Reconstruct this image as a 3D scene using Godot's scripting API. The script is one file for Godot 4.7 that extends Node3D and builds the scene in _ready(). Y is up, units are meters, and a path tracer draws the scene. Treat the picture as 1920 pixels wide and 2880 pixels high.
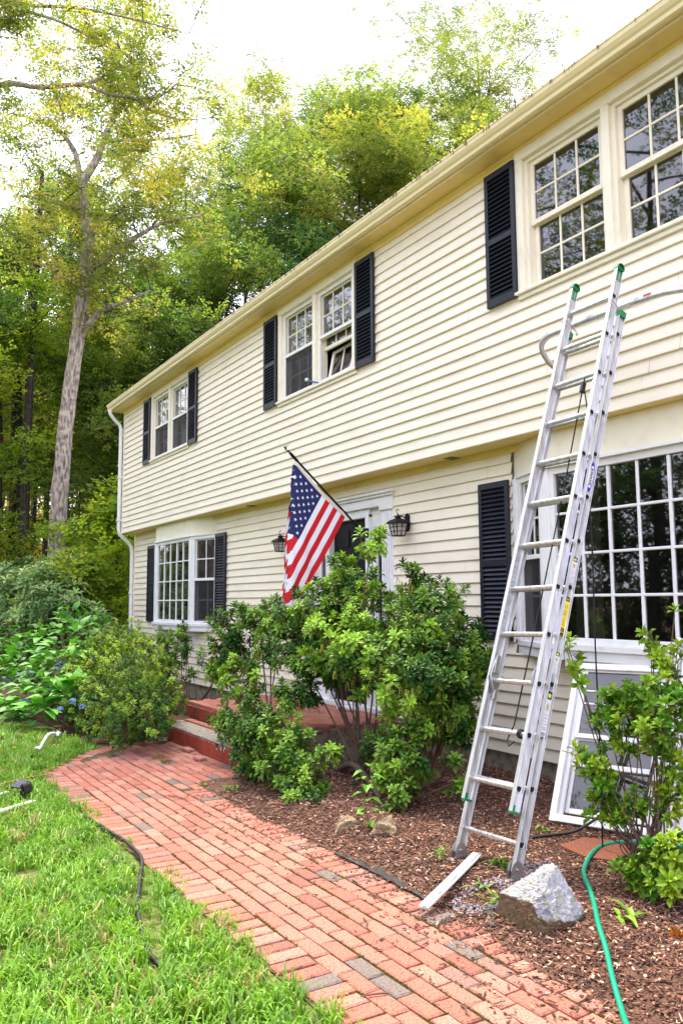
extends Node3D
# A cream clapboard house with a ladder, seen along its front walk. y up, metres; x runs along the front wall, z points away from it, the upper wall is z = 0.

class Mb:
	# a bag of triangles; xf is applied to everything that is added
	var v := PackedVector3Array()
	var n := PackedVector3Array()
	var c := PackedColorArray()
	var uv := PackedVector2Array()
	var xf := Transform3D()
	var col := Color.WHITE
	var use_uv := false
	func _put(p: Vector3, nn: Vector3, t := Vector2.ZERO) -> void:
		v.append(xf * p)
		n.append(nn)
		c.append(col)
		uv.append(t)
	func tri(a: Vector3, b: Vector3, d: Vector3) -> void:
		var nn := (xf.basis * (d - a).cross(b - a)).normalized()
		_put(a, nn); _put(b, nn); _put(d, nn)
	func tri_out(a: Vector3, b: Vector3, d: Vector3, out: Vector3) -> void:
		if (d - a).cross(b - a).dot(out) < 0.0:
			tri(a, d, b)
		else:
			tri(a, b, d)
	func quad(a: Vector3, b: Vector3, d: Vector3, e: Vector3, out: Vector3) -> void:
		if (d - a).cross(b - a).dot(out) < 0.0:
			tri(a, e, d); tri(a, d, b)
		else:
			tri(a, b, d); tri(a, d, e)
	func quad_uv(p: Array, t: Array, out: Vector3) -> void:
		var o := [0, 1, 2, 3]
		var a: Vector3 = p[0]
		var b: Vector3 = p[1]
		var d: Vector3 = p[2]
		if (d - a).cross(b - a).dot(out) < 0.0:
			o = [0, 3, 2, 1]
		var nn := (xf.basis * out).normalized()
		for i in [0, 1, 2, 0, 2, 3]:
			_put(p[o[i]], nn, t[o[i]])
	func box(x0: float, x1: float, y0: float, y1: float, z0: float, z1: float) -> void:
		quad(Vector3(x0, y0, z1), Vector3(x1, y0, z1), Vector3(x1, y1, z1), Vector3(x0, y1, z1), Vector3.BACK)
		quad(Vector3(x0, y0, z0), Vector3(x1, y0, z0), Vector3(x1, y1, z0), Vector3(x0, y1, z0), Vector3.FORWARD)
		quad(Vector3(x0, y0, z0), Vector3(x0, y0, z1), Vector3(x0, y1, z1), Vector3(x0, y1, z0), Vector3.LEFT)
		quad(Vector3(x1, y0, z0), Vector3(x1, y0, z1), Vector3(x1, y1, z1), Vector3(x1, y1, z0), Vector3.RIGHT)
		quad(Vector3(x0, y1, z0), Vector3(x1, y1, z0), Vector3(x1, y1, z1), Vector3(x0, y1, z1), Vector3.UP)
		quad(Vector3(x0, y0, z0), Vector3(x1, y0, z0), Vector3(x1, y0, z1), Vector3(x0, y0, z1), Vector3.DOWN)
	func cbox(x0: float, x1: float, y0: float, y1: float, z0: float, z1: float, k := 0.003) -> void:
		# a box with chamfered edges
		var m := Vector3((x0 + x1) / 2, (y0 + y1) / 2, (z0 + z1) / 2)
		var h := Vector3(absf(x1 - x0) / 2, absf(y1 - y0) / 2, absf(z1 - z0) / 2)
		k = minf(k, minf(h.x, minf(h.y, h.z)) * 0.49)
		for ax in 3:
			var b := (ax + 1) % 3
			var d := (ax + 2) % 3
			for s in [-1.0, 1.0]:
				var q := []
				for w in [[-1, -1], [1, -1], [1, 1], [-1, 1]]:
					var p := Vector3()
					p[ax] = s * h[ax]
					p[b] = w[0] * (h[b] - k)
					p[d] = w[1] * (h[d] - k)
					q.append(m + p)
				var o := Vector3()
				o[ax] = s
				quad(q[0], q[1], q[2], q[3], o)
				for s2 in [-1.0, 1.0]:
					var e := []
					for w2 in [-1.0, 1.0]:
						var p1 := Vector3()
						p1[ax] = s * h[ax]; p1[b] = s2 * (h[b] - k); p1[d] = w2 * (h[d] - k)
						var p2 := Vector3()
						p2[ax] = s * (h[ax] - k); p2[b] = s2 * h[b]; p2[d] = w2 * (h[d] - k)
						e.append([p1, p2])
					var o2 := Vector3()
					o2[ax] = s; o2[b] = s2
					quad(m + e[0][0], m + e[1][0], m + e[1][1], m + e[0][1], o2)
		for sx in [-1.0, 1.0]:
			for sy in [-1.0, 1.0]:
				for sz in [-1.0, 1.0]:
					tri_out(m + Vector3(sx * h.x, sy * (h.y - k), sz * (h.z - k)), m + Vector3(sx * (h.x - k), sy * h.y, sz * (h.z - k)), m + Vector3(sx * (h.x - k), sy * (h.y - k), sz * h.z), Vector3(sx, sy, sz))
	func tube(pts: Array, radii: Array, sides := 8, caps := true) -> void:
		var rings := []
		var nrm := []
		var t0: Vector3 = ((pts[1] as Vector3) - (pts[0] as Vector3)).normalized()
		var up := Vector3.UP if absf(t0.y) < 0.9 else Vector3.RIGHT
		var x := up.cross(t0).normalized()
		for i in pts.size():
			var a: Vector3 = pts[maxi(i - 1, 0)]
			var b: Vector3 = pts[mini(i + 1, pts.size() - 1)]
			var t := (b - a).normalized()
			x = (x - t * x.dot(t)).normalized()
			var y := t.cross(x)
			var r: float = radii[mini(i, radii.size() - 1)]
			var ring := []
			var rn := []
			for s in sides + 1:
				var an := TAU * s / sides
				var dd := x * cos(an) + y * sin(an)
				ring.append((pts[i] as Vector3) + dd * r)
				rn.append(dd)
			rings.append(ring)
			nrm.append(rn)
		for i in pts.size() - 1:
			for s in sides:
				for k in [[i, s], [i + 1, s], [i + 1, s + 1], [i, s], [i + 1, s + 1], [i, s + 1]]:
					_put(rings[k[0]][k[1]], (xf.basis * nrm[k[0]][k[1]]).normalized(), Vector2(float(k[1]) / sides, k[0]))
		if caps:
			for e in [0, pts.size() - 1]:
				var o: Vector3 = (pts[e] as Vector3) - (pts[1 if e == 0 else e - 1] as Vector3)
				for s in range(1, sides - 1):
					tri_out(rings[e][0], rings[e][s], rings[e][s + 1], o)
	func strip(profile: Array, x0: float, x1: float, center: Vector2) -> void:
		# extrudes a (z, y) polyline along x; faces look away from center
		for i in profile.size() - 1:
			var a: Vector2 = profile[i]
			var b: Vector2 = profile[i + 1]
			var o := (a + b) / 2 - center
			quad(Vector3(x0, a.y, a.x), Vector3(x1, a.y, a.x), Vector3(x1, b.y, b.x), Vector3(x0, b.y, b.x), Vector3(0, o.y, o.x))
	func prism(poly: Array, y0: float, y1: float) -> void:
		# a convex outline of (x, z) points between two heights
		var m := Vector2()
		for p in poly:
			m += p
		m /= poly.size()
		for i in poly.size():
			var a: Vector2 = poly[i]
			var b: Vector2 = poly[(i + 1) % poly.size()]
			var o := (a + b) / 2 - m
			quad(Vector3(a.x, y0, a.y), Vector3(b.x, y0, b.y), Vector3(b.x, y1, b.y), Vector3(a.x, y1, a.y), Vector3(o.x, 0, o.y))
			tri_out(Vector3(m.x, y1, m.y), Vector3(a.x, y1, a.y), Vector3(b.x, y1, b.y), Vector3.UP)
			tri_out(Vector3(m.x, y0, m.y), Vector3(a.x, y0, a.y), Vector3(b.x, y0, b.y), Vector3.DOWN)
	func leaf(base: Vector3, dir: Vector3, up: Vector3, length: float, width: float, droop := 0.15, fold := 0.25, at := 0.45) -> void:
		var side := dir.cross(up).normalized()
		var u := side.cross(dir).normalized()
		var tip := base + dir * length - u * length * droop
		var m := []
		for k in [[at - 0.2, 0.82], [at + 0.17, 0.88]]:
			var ce: Vector3 = base + dir * length * k[0] + u * length * droop * (0.3 - 0.55 * k[0])
			m.append([ce + side * width * 0.5 * k[1] + u * width * fold, ce, ce - side * width * 0.5 * k[1] + u * width * fold])
		tri_out(base, m[0][0], m[0][1], u); tri_out(base, m[0][1], m[0][2], u)
		quad(m[0][0], m[1][0], m[1][1], m[0][1], u); quad(m[0][1], m[1][1], m[1][2], m[0][2], u)
		tri_out(m[1][0], tip, m[1][1], u); tri_out(m[1][1], tip, m[1][2], u)
	func rhomb(base: Vector3, dir: Vector3, up: Vector3, length: float, width: float) -> void:
		var side := dir.cross(up).normalized() * width / 2
		var u := side.cross(dir).normalized()
		var m := base + dir * length * 0.5
		tri(base, m + side + u * width * 0.2, base + dir * length)
		tri(base, base + dir * length, m - side + u * width * 0.2)
	func blob(ce: Vector3, r: Vector3, sides := 6, rows := 4) -> void:
		for i in rows:
			for s in sides:
				var q := []
				for k in [[i, s], [i, s + 1], [i + 1, s + 1], [i + 1, s]]:
					var th: float = PI * k[0] / rows
					var ph: float = TAU * k[1] / sides
					q.append(Vector3(sin(th) * cos(ph), cos(th), sin(th) * sin(ph)))
				var o: Vector3 = q[0] + q[1] + q[2] + q[3]
				if i > 0:
					tri_out(ce + q[0] * r, ce + q[1] * r, ce + q[2] * r, o)
				if i < rows - 1 or i == 0:
					tri_out(ce + q[0] * r, ce + q[2] * r, ce + q[3] * r, o)
	func mesh(m: Material) -> ArrayMesh:
		var a := []
		a.resize(Mesh.ARRAY_MAX)
		a[Mesh.ARRAY_VERTEX] = v
		a[Mesh.ARRAY_NORMAL] = n
		if use_uv:
			a[Mesh.ARRAY_TEX_UV] = uv
		a[Mesh.ARRAY_COLOR] = c
		var am := ArrayMesh.new()
		am.add_surface_from_arrays(Mesh.PRIMITIVE_TRIANGLES, a)
		am.surface_set_material(0, m)
		return am

var M := {}
var rng := RandomNumberGenerator.new()
var noise := FastNoiseLite.new()

func rnd(a: float, b: float) -> float:
	return rng.randf_range(a, b)

func lin(r: float, g: float, b: float) -> Color:
	return Color(r, g, b).linear_to_srgb()

func ntex(seed_: int, freq: float, stops: Array, size := 512, octaves := 4, kind := FastNoiseLite.TYPE_SIMPLEX_SMOOTH) -> NoiseTexture2D:
	var f := FastNoiseLite.new()
	f.seed = seed_
	f.noise_type = kind
	f.frequency = freq
	f.fractal_octaves = octaves
	var t := NoiseTexture2D.new()
	t.width = size
	t.height = size
	t.seamless = true
	t.noise = f
	if stops.size():
		var g := Gradient.new()
		var o := PackedFloat32Array()
		var cs := PackedColorArray()
		for s in stops:
			o.append(s[0])
			cs.append(s[1])
		g.offsets = o
		g.colors = cs
		t.color_ramp = g
	return t

func gray(a: float) -> Color:
	return Color(a, a, a)

func mat(called: String, color: Color, rough := 0.7, metal := 0.0) -> StandardMaterial3D:
	var m := StandardMaterial3D.new()
	m.resource_name = called
	m.albedo_color = color
	m.roughness = rough
	m.metallic = metal
	M[called] = m
	return m

func textured(m: StandardMaterial3D, tex: Texture2D, scale := 1.0, bump: Texture2D = null, depth := 0.1, stretch := Vector3.ONE) -> StandardMaterial3D:
	m.albedo_texture = tex
	m.uv1_triplanar = true
	m.uv1_world_triplanar = true
	m.uv1_scale = stretch * scale
	if bump:
		m.heightmap_enabled = true
		m.heightmap_texture = bump
		m.heightmap_scale = depth
	return m

func leafy(called: String, back := 0.8, rough := 0.45) -> StandardMaterial3D:
	var m := mat(called, Color.WHITE, rough)
	m.vertex_color_use_as_albedo = true
	m.backlight_enabled = true
	m.backlight = Color(back, back, back * 0.55).linear_to_srgb()
	m.cull_mode = BaseMaterial3D.CULL_DISABLED
	return m

func place_of(p: Node) -> Vector3:
	var at := Vector3.ZERO
	while p is Node3D and p != self:
		at += (p as Node3D).position
		p = p.get_parent()
	return at

func thing(called: String, label: String, category: String, at := Vector3.ZERO, group := "") -> Node3D:
	var o := Node3D.new()
	o.name = called
	o.position = at
	add_child(o, true)
	return tag(o, label, category, group)

func tag(o: Node3D, label: String, category := "", group := "") -> Node3D:
	o.set_meta("label", label)
	if category:
		o.set_meta("category", category)
	if group:
		o.set_meta("group", group)
	return o

func part(parent: Node3D, called: String, mb: Mb, m: Material, stuff := false) -> MeshInstance3D:
	# geometry in world coordinates, hung under its thing
	var o := MeshInstance3D.new()
	o.name = called
	o.mesh = mb.mesh(m)
	o.position = -place_of(parent)
	parent.add_child(o, true)
	if stuff:
		o.set_meta("kind", "stuff")
	return o

func piece(parent: Node3D, called: String, me: Mesh, at: Transform3D, m: Material = null) -> MeshInstance3D:
	# a shared mesh at a place of its own (world coordinates)
	var o := MeshInstance3D.new()
	o.name = called
	o.mesh = me
	if m:
		o.material_override = m
	o.transform = at.translated(-place_of(parent))
	parent.add_child(o, true)
	return o

func ground(called: String, mb: Mb, m: Material) -> MeshInstance3D:
	var o := part(self, called, mb, m)
	o.set_meta("kind", "structure")
	return o

func swarm(parent: Node3D, called: String, me: Mesh, places: Array, tints: Array) -> MultiMeshInstance3D:
	var mm := MultiMesh.new()
	mm.transform_format = MultiMesh.TRANSFORM_3D
	mm.use_colors = true
	mm.mesh = me
	mm.instance_count = places.size()
	var away := -place_of(parent)
	for i in places.size():
		mm.set_instance_transform(i, (places[i] as Transform3D).translated(away))
		mm.set_instance_color(i, tints[i])
	var o := MultiMeshInstance3D.new()
	o.name = called
	o.multimesh = mm
	o.set_meta("kind", "stuff")
	parent.add_child(o, true)
	return o

func unit() -> Vector3:
	var z := rnd(-1, 1)
	var a := rnd(0, TAU)
	var r := sqrt(1 - z * z)
	return Vector3(r * cos(a), z, r * sin(a))

func aim(y: Vector3, turn := 0.0) -> Basis:
	# a basis whose y axis points along y
	y = y.normalized()
	var x := y.cross(Vector3.FORWARD if absf(y.z) < 0.9 else Vector3.RIGHT).normalized()
	var z := x.cross(y)
	return Basis(x, y, z) * Basis(Vector3.UP, turn)

func curve(pts: Array, steps := 4) -> Array:
	# a smooth line through points
	var out := []
	for i in pts.size() - 1:
		var a: Vector3 = pts[maxi(i - 1, 0)]
		var b: Vector3 = pts[i]
		var d: Vector3 = pts[i + 1]
		var e: Vector3 = pts[mini(i + 2, pts.size() - 1)]
		for s in steps:
			out.append(b.cubic_interpolate(d, a, e, float(s) / steps))
	out.append(pts[-1])
	return out

func V(a: Array) -> Vector3:
	return Vector3(a[0], a[1], a[2])

func _ready() -> void:
	rng.seed = 7
	noise.seed = 3
	noise.frequency = 0.35
	var cam := Camera3D.new()
	cam.name = "camera"
	cam.fov = 64.93
	cam.near = 0.05
	cam.far = 400
	cam.position = Vector3(0, 1.62, 4.95)
	cam.basis = Basis(Vector3(0.52926, -0.006206, -0.848435), Vector3(0.096869, 0.993877, 0.053158), Vector3(0.84291, -0.110322, 0.526623)).orthonormalized()
	add_child(cam)
	var env := Environment.new()
	env.background_mode = Environment.BG_SKY
	var sm := ProceduralSkyMaterial.new()
	sm.sky_top_color = Color(0.90, 0.905, 1.0)
	sm.sky_horizon_color = Color(0.94, 0.94, 1.0)
	sm.ground_bottom_color = Color(0.35, 0.36, 0.3)
	sm.ground_horizon_color = Color(0.6, 0.6, 0.58)
	sm.sun_angle_max = 1.0
	var sky := Sky.new()
	sky.sky_material = sm
	env.sky = sky
	env.background_energy_multiplier = 1.5
	env.tonemap_mode = Environment.TONE_MAPPER_LINEAR
	env.tonemap_exposure = 2.45
	env.sdfgi_enabled = true
	env.ssao_enabled = true
	env.ssil_enabled = true
	var we := WorldEnvironment.new()
	we.name = "world"
	we.environment = env
	add_child(we)
	var sun := DirectionalLight3D.new()
	sun.name = "sun"
	sun.light_energy = 1.1
	sun.light_color = Color(1.0, 0.95, 0.86)
	sun.light_angular_distance = 12.0
	sun.shadow_enabled = true
	sun.look_at_from_position(Vector3(-11, 22, -1.5), Vector3.ZERO)
	add_child(sun)
	make_materials()
	make_ground()
	make_house()
	make_stoop()
	make_path()
	make_trees()
	make_shrubs()
	make_ladder()
	make_flag()
	make_lanterns()
	make_yard_things()
	make_grass()

func make_materials() -> void:
	var blotch := ntex(11, 0.012, [[0.0, gray(0.93)], [0.4, gray(0.985)], [1.0, gray(1.0)]], 512, 5)
	var fine := ntex(12, 0.06, [], 512, 4)
	var m := textured(mat("siding", lin(0.85, 0.775, 0.62), 0.5), blotch, 0.35, fine, 0.02, Vector3(0.4, 1.6, 1))
	textured(mat("trim", lin(0.84, 0.785, 0.62), 0.45), blotch, 0.6)
	textured(mat("soffit_shade_gold", lin(0.83, 0.63, 0.22), 0.5), blotch, 0.6)  # golden bounce light in the shade under the eaves is put into this colour
	textured(mat("white", lin(0.80, 0.80, 0.80), 0.4), blotch, 0.9)
	mat("gutter", lin(0.80, 0.69, 0.39), 0.4)
	mat("shutter", lin(0.010, 0.012, 0.022), 0.36).metallic_specular = 0.4
	mat("door", lin(0.005, 0.005, 0.006), 0.4).metallic_specular = 0.25
	mat("iron", lin(0.008, 0.008, 0.011), 0.45, 0.0).metallic_specular = 0.3
	textured(mat("interior", lin(0.16, 0.14, 0.12), 0.9), blotch, 0.3)
	mat("curtain", lin(0.42, 0.38, 0.32), 0.9)
	mat("screen", Color(0.10, 0.10, 0.12, 0.72), 0.7).transparency = BaseMaterial3D.TRANSPARENCY_ALPHA
	var g := mat("glass", Color(0.02, 0.022, 0.028, 0.78), 0.02)
	g.transparency = BaseMaterial3D.TRANSPARENCY_ALPHA
	g.metallic_specular = 0.7
	g.clearcoat_enabled = true
	g.clearcoat = 1.0
	g.clearcoat_roughness = 0.02
	g = mat("lamp_glass", Color(0.75, 0.74, 0.70, 0.45), 0.2)
	g.transparency = BaseMaterial3D.TRANSPARENCY_ALPHA
	textured(mat("roof", lin(0.06, 0.055, 0.05), 0.9), fine, 2.0)
	var stain := ntex(21, 0.02, [[0.0, Color(0.55, 0.5, 0.45)], [0.45, Color(0.85, 0.82, 0.78)], [1.0, Color(1, 1, 1)]], 512, 5)
	var grit := ntex(22, 0.2, [], 512, 3)
	textured(mat("concrete", lin(0.34, 0.30, 0.25), 0.9), stain, 0.8, grit, 0.25)
	textured(mat("old_concrete", lin(0.46, 0.44, 0.40), 0.9), stain, 1.5, grit, 0.3)
	var speck := ntex(23, 0.035, [[0.0, Color(0.58, 0.57, 0.54)], [0.30, Color(0.82, 0.81, 0.80)], [0.5, gray(0.95)], [0.75, gray(1.0)], [1.0, Color(0.94, 0.99, 1.0)]], 512, 6)
	var tones := [[0.43, 0.165, 0.118], [0.37, 0.130, 0.090], [0.45, 0.205, 0.150], [0.42, 0.145, 0.098], [0.29, 0.108, 0.078], [0.44, 0.180, 0.126], [0.18, 0.142, 0.122], [0.28, 0.15, 0.118]]
	for i in tones.size():
		textured(mat("brick%d" % i, lin(tones[i][0], tones[i][1], tones[i][2]), 0.88), speck, 3.0, grit, 0.10)
	var riser := ntex(24, 0.03, [[0.0, Color(0.45, 0.4, 0.38)], [0.4, Color(0.85, 0.8, 0.78)], [1.0, Color(1, 1, 1)]], 512, 4)
	var rt := [[0.46, 0.08, 0.045], [0.38, 0.07, 0.045], [0.48, 0.10, 0.06], [0.26, 0.07, 0.045]]
	for i in 4:
		textured(mat("riser%d" % i, lin(rt[i][0], rt[i][1], rt[i][2]), 0.6), riser, 2.0, grit, 0.06)
	var mossy := ntex(25, 0.035, [[0.0, lin(0.035, 0.025, 0.015)], [0.45, lin(0.07, 0.05, 0.025)], [0.6, lin(0.09, 0.085, 0.015)], [1.0, lin(0.16, 0.15, 0.02)]], 512, 5)
	textured(mat("joint", Color.WHITE, 0.95), mossy, 1.2, grit, 0.4)
	var soil := ntex(26, 0.05, [[0.0, lin(0.035, 0.018, 0.012)], [0.5, lin(0.11, 0.05, 0.03)], [1.0, lin(0.22, 0.11, 0.065)]], 512, 5)
	textured(mat("mulch", Color.WHITE, 0.95), soil, 1.6, grit, 0.6)
	var turf := ntex(27, 0.04, [[0.0, lin(0.05, 0.06, 0.012)], [0.5, lin(0.09, 0.12, 0.02)], [1.0, lin(0.22, 0.17, 0.06)]], 512, 4)
	textured(mat("turf", Color.WHITE, 0.95), turf, 1.0, grit, 0.5)
	var litter := ntex(28, 0.03, [[0.0, lin(0.03, 0.02, 0.012)], [0.5, lin(0.12, 0.06, 0.03)], [1.0, lin(0.24, 0.13, 0.06)]], 512, 5)
	textured(mat("litter", Color.WHITE, 0.95), litter, 0.5, grit, 0.8)
	var barkt := ntex(29, 0.05, [[0.0, gray(0.28)], [0.42, gray(0.62)], [0.58, gray(0.9)], [1.0, Color(1.0, 0.98, 0.95)]], 512, 6, FastNoiseLite.TYPE_PERLIN)
	textured(mat("oak_bark", lin(0.62, 0.52, 0.44), 0.95), barkt, 0.9, barkt, 6.0, Vector3(0.75, 0.2, 0.75))
	textured(mat("dark_bark", lin(0.075, 0.058, 0.045), 0.95), barkt, 0.9, barkt, 3.0, Vector3(0.9, 0.25, 0.9))
	mat("twig", lin(0.12, 0.075, 0.05), 0.85)
	leafy("tree_leaf", 1.35, 0.5)
	leafy("shrub_leaf", 0.40, 0.42).metallic_specular = 0.32
	leafy("grass_leaf", 0.7, 0.45)
	var chip := mat("chip", Color.WHITE, 0.9)
	chip.vertex_color_use_as_albedo = true
	var alu := textured(mat("aluminium", lin(0.80, 0.80, 0.81), 0.38, 0.8), ntex(31, 0.02, [[0.0, gray(0.78)], [1.0, gray(1.0)]], 256, 4), 1.6, null, 0.1, Vector3(3, 0.25, 3))
	alu.roughness_texture = ntex(32, 0.03, [[0.0, gray(0.6)], [1.0, gray(1.0)]], 256, 4)
	alu.roughness = 0.52
	mat("steel", lin(0.5, 0.5, 0.5), 0.4, 0.9)
	mat("green_plastic", lin(0.0, 0.20, 0.065), 0.35)
	mat("black", lin(0.012, 0.012, 0.012), 0.6)
	mat("rope", lin(0.015, 0.015, 0.015), 0.9)
	mat("hose", lin(0.0, 0.27, 0.15), 0.4)
	g = mat("dark_pane", Color(0.02, 0.035, 0.045, 0.85), 0.02)
	g.transparency = BaseMaterial3D.TRANSPARENCY_ALPHA
	g.clearcoat_enabled = true
	g.clearcoat_roughness = 0.02
	mat("hollow_shade", lin(0.006, 0.005, 0.005), 0.9)  # black that paints the shade inside the hollow rungs

# ------------------------------------------------------------------ the house
const X0 := -16.47
const X1 := 1.6
const LOW := -0.28      # the ground floor wall stands back under the upper one
const EAVE := 5.605
const OVER := 3.04
const UPPER_WINDOWS := [[-14.706, -12.742], [-9.477, -7.535], [-4.935, -2.955]]

func cut(x0: float, x1: float, y0: float, y1: float, holes: Array) -> Array:
	# what is left of a rectangle once the openings are taken out: [x0, x1, y0, y1] each
	var xs := [x0, x1]
	for h in holes:
		if h[2] < y1 and h[3] > y0:
			for k in 2:
				if h[k] > x0 and h[k] < x1:
					xs.append(h[k])
	xs.sort()
	var out := []
	for i in xs.size() - 1:
		if xs[i + 1] - xs[i] < 0.001:
			continue
		var mid: float = (xs[i] + xs[i + 1]) / 2
		var spans := [[y0, y1]]
		for h in holes:
			if h[0] < mid and h[1] > mid:
				var nxt := []
				for s in spans:
					if h[3] <= s[0] or h[2] >= s[1]:
						nxt.append(s)
						continue
					if h[2] > s[0]:
						nxt.append([s[0], h[2]])
					if h[3] < s[1]:
						nxt.append([h[3], s[1]])
				spans = nxt
		for s in spans:
			if s[1] - s[0] > 0.002:
				out.append([xs[i], xs[i + 1], s[0], s[1]])
	return out

func siding(house: Node3D, z: float, y0: float, y1: float, holes: Array) -> void:
	var y := y0
	while y < y1 - 0.01:
		var top := minf(y + 0.11, y1)
		var b := Mb.new()
		var wob := rnd(-0.0012, 0.0012)
		var reached := X0
		var joint := X0 + rnd(0.6, 3.6)
		var boards := []
		for r in cut(X0, X1, y, top, holes):
			# boards come in twelve-foot lengths, lapped at their ends
			var from: float = r[0]
			while joint < r[1]:
				if joint > from + 0.05:
					boards.append([from, joint, r[2], r[3]])
					from = joint + 0.0015
				joint += 3.66
			boards.append([from, r[1], r[2], r[3]])
		for r in boards:
			if r[0] > reached + 0.001:
				# an opening ends this board: the next one starts beyond it
				part(house, "siding_board", b, M.siding)
				b = Mb.new()
			reached = r[1]
			wob = wob if b.v.size() else rnd(-0.0016, 0.0016)
			var lo: float = r[2]
			var hi: float = r[3]
			var za: float = z + lerpf(0.024, 0.003, (lo - y) / 0.11) + wob
			var zb: float = z + lerpf(0.024, 0.003, (hi - y) / 0.11)
			var k := minf(0.006, (hi - lo) * 0.4)
			b.quad(Vector3(r[0], lo + k, za), Vector3(r[1], lo + k, za), Vector3(r[1], hi, zb), Vector3(r[0], hi, zb), Vector3.BACK)
			b.quad(Vector3(r[0], lo, za - 0.003), Vector3(r[1], lo, za - 0.003), Vector3(r[1], lo + k, za), Vector3(r[0], lo + k, za), Vector3.BACK)
			b.quad(Vector3(r[0], lo, z), Vector3(r[1], lo, z), Vector3(r[1], lo, za - 0.003), Vector3(r[0], lo, za - 0.003), Vector3.DOWN)
		if b.v.size():
			part(house, "siding_board", b, M.siding)
		y = top
	var core := Mb.new()
	for r in cut(X0 + 0.01, X1 - 0.01, y0, y1, holes):
		core.box(r[0], r[1], r[2], r[3], z - 0.12, z - 0.001)
	part(house, "wall", core, M.interior)

func double_hung(house: Node3D, xf: Transform3D, w: float, h: float, storm: bool, cols := 3, wood: Material = null, open := false) -> void:
	# a window unit in an opening w by h: jambs, two sashes, and for the storm windows a white metal frame with a screen below
	wood = wood if wood else M.trim
	var f := Mb.new()
	f.xf = xf
	f.box(0, 0.035, 0, h, -0.12, 0.0); f.box(w - 0.035, w, 0, h, -0.12, 0.0)
	f.box(0.035, w - 0.035, h - 0.03, h, -0.12, -0.002); f.box(0.035, w - 0.035, 0, 0.03, -0.12, 0.0)
	var frame := part(house, "window", f, wood)
	var sw := w - 0.07
	var half := (h - 0.06) / 2
	sash_at(frame, xf * Transform3D(Basis(), Vector3(0.035, 0.03 + half - 0.02, -0.045)), sw, half + 0.02, cols, wood)
	sash_at(frame, xf * Transform3D(Basis(), Vector3(0.035, 0.44 if open else 0.03, -0.085)), sw, half + 0.02, cols, wood)
	if storm:
		var s := Mb.new()
		s.xf = xf
		var t := 0.03
		s.cbox(0.03, 0.03 + t, 0.02, h - 0.025, -0.02, 0.004); s.cbox(w - 0.03 - t, w - 0.03, 0.02, h - 0.025, -0.02, 0.004)
		s.cbox(0.06, w - 0.06, 0.02, 0.05, -0.02, 0.003); s.cbox(0.06, w - 0.06, h - 0.055, h - 0.025, -0.02, 0.003)
		s.cbox(0.06, w - 0.06, h * 0.5 - 0.02, h * 0.5 + 0.02, -0.02, 0.005)
		part(frame, "storm_frame", s, M.white)
		if not open:
			var sc := Mb.new()
			sc.xf = xf
			sc.quad(Vector3(0.06, 0.05, -0.014), Vector3(w - 0.06, 0.05, -0.014), Vector3(w - 0.06, h * 0.5 - 0.02, -0.014), Vector3(0.06, h * 0.5 - 0.02, -0.014), Vector3.BACK)
			part(frame, "insect_screen", sc, M.screen)

func sash_at(frame: Node3D, xf: Transform3D, w: float, h: float, cols: int, wood: Material) -> void:
	# the third level ends at sashes, so panes and muntins hang beside the sash under the window
	var fr := 0.045
	var mu := 0.02
	var b := Mb.new()
	b.xf = xf
	b.cbox(0, fr, 0, h, -0.017, 0.017); b.cbox(w - fr, w, 0, h, -0.017, 0.017)
	b.cbox(fr, w - fr, 0, fr, -0.0165, 0.0165); b.cbox(fr, w - fr, h - fr, h, -0.0165, 0.0165)
	part(frame, "sash", b, wood)
	var iw := w - 2 * fr
	var ih := h - 2 * fr
	for i in range(1, cols):
		var m := Mb.new()
		m.xf = xf
		m.cbox(fr + iw * i / cols - mu / 2, fr + iw * i / cols + mu / 2, fr, h - fr, -0.009, 0.010, 0.004)
		part(frame, "muntin", m, wood)
	var m2 := Mb.new()
	m2.xf = xf
	m2.cbox(fr, w - fr, fr + ih / 2 - mu / 2, fr + ih / 2 + mu / 2, -0.0085, 0.0095, 0.004)
	part(frame, "muntin", m2, wood)
	for i in cols:
		for j in 2:
			var p := Mb.new()
			p.xf = xf * Transform3D(Basis.from_euler(Vector3(rnd(-0.004, 0.004), rnd(-0.005, 0.005), 0)), Vector3())
			p.quad(Vector3(fr + iw * i / cols, fr + ih * j / 2, 0), Vector3(fr + iw * (i + 1) / cols, fr + ih * j / 2, 0), Vector3(fr + iw * (i + 1) / cols, fr + ih * (j + 1) / 2, 0), Vector3(fr + iw * i / cols, fr + ih * (j + 1) / 2, 0), Vector3.BACK)
			part(frame, "pane", p, M.glass)

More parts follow.
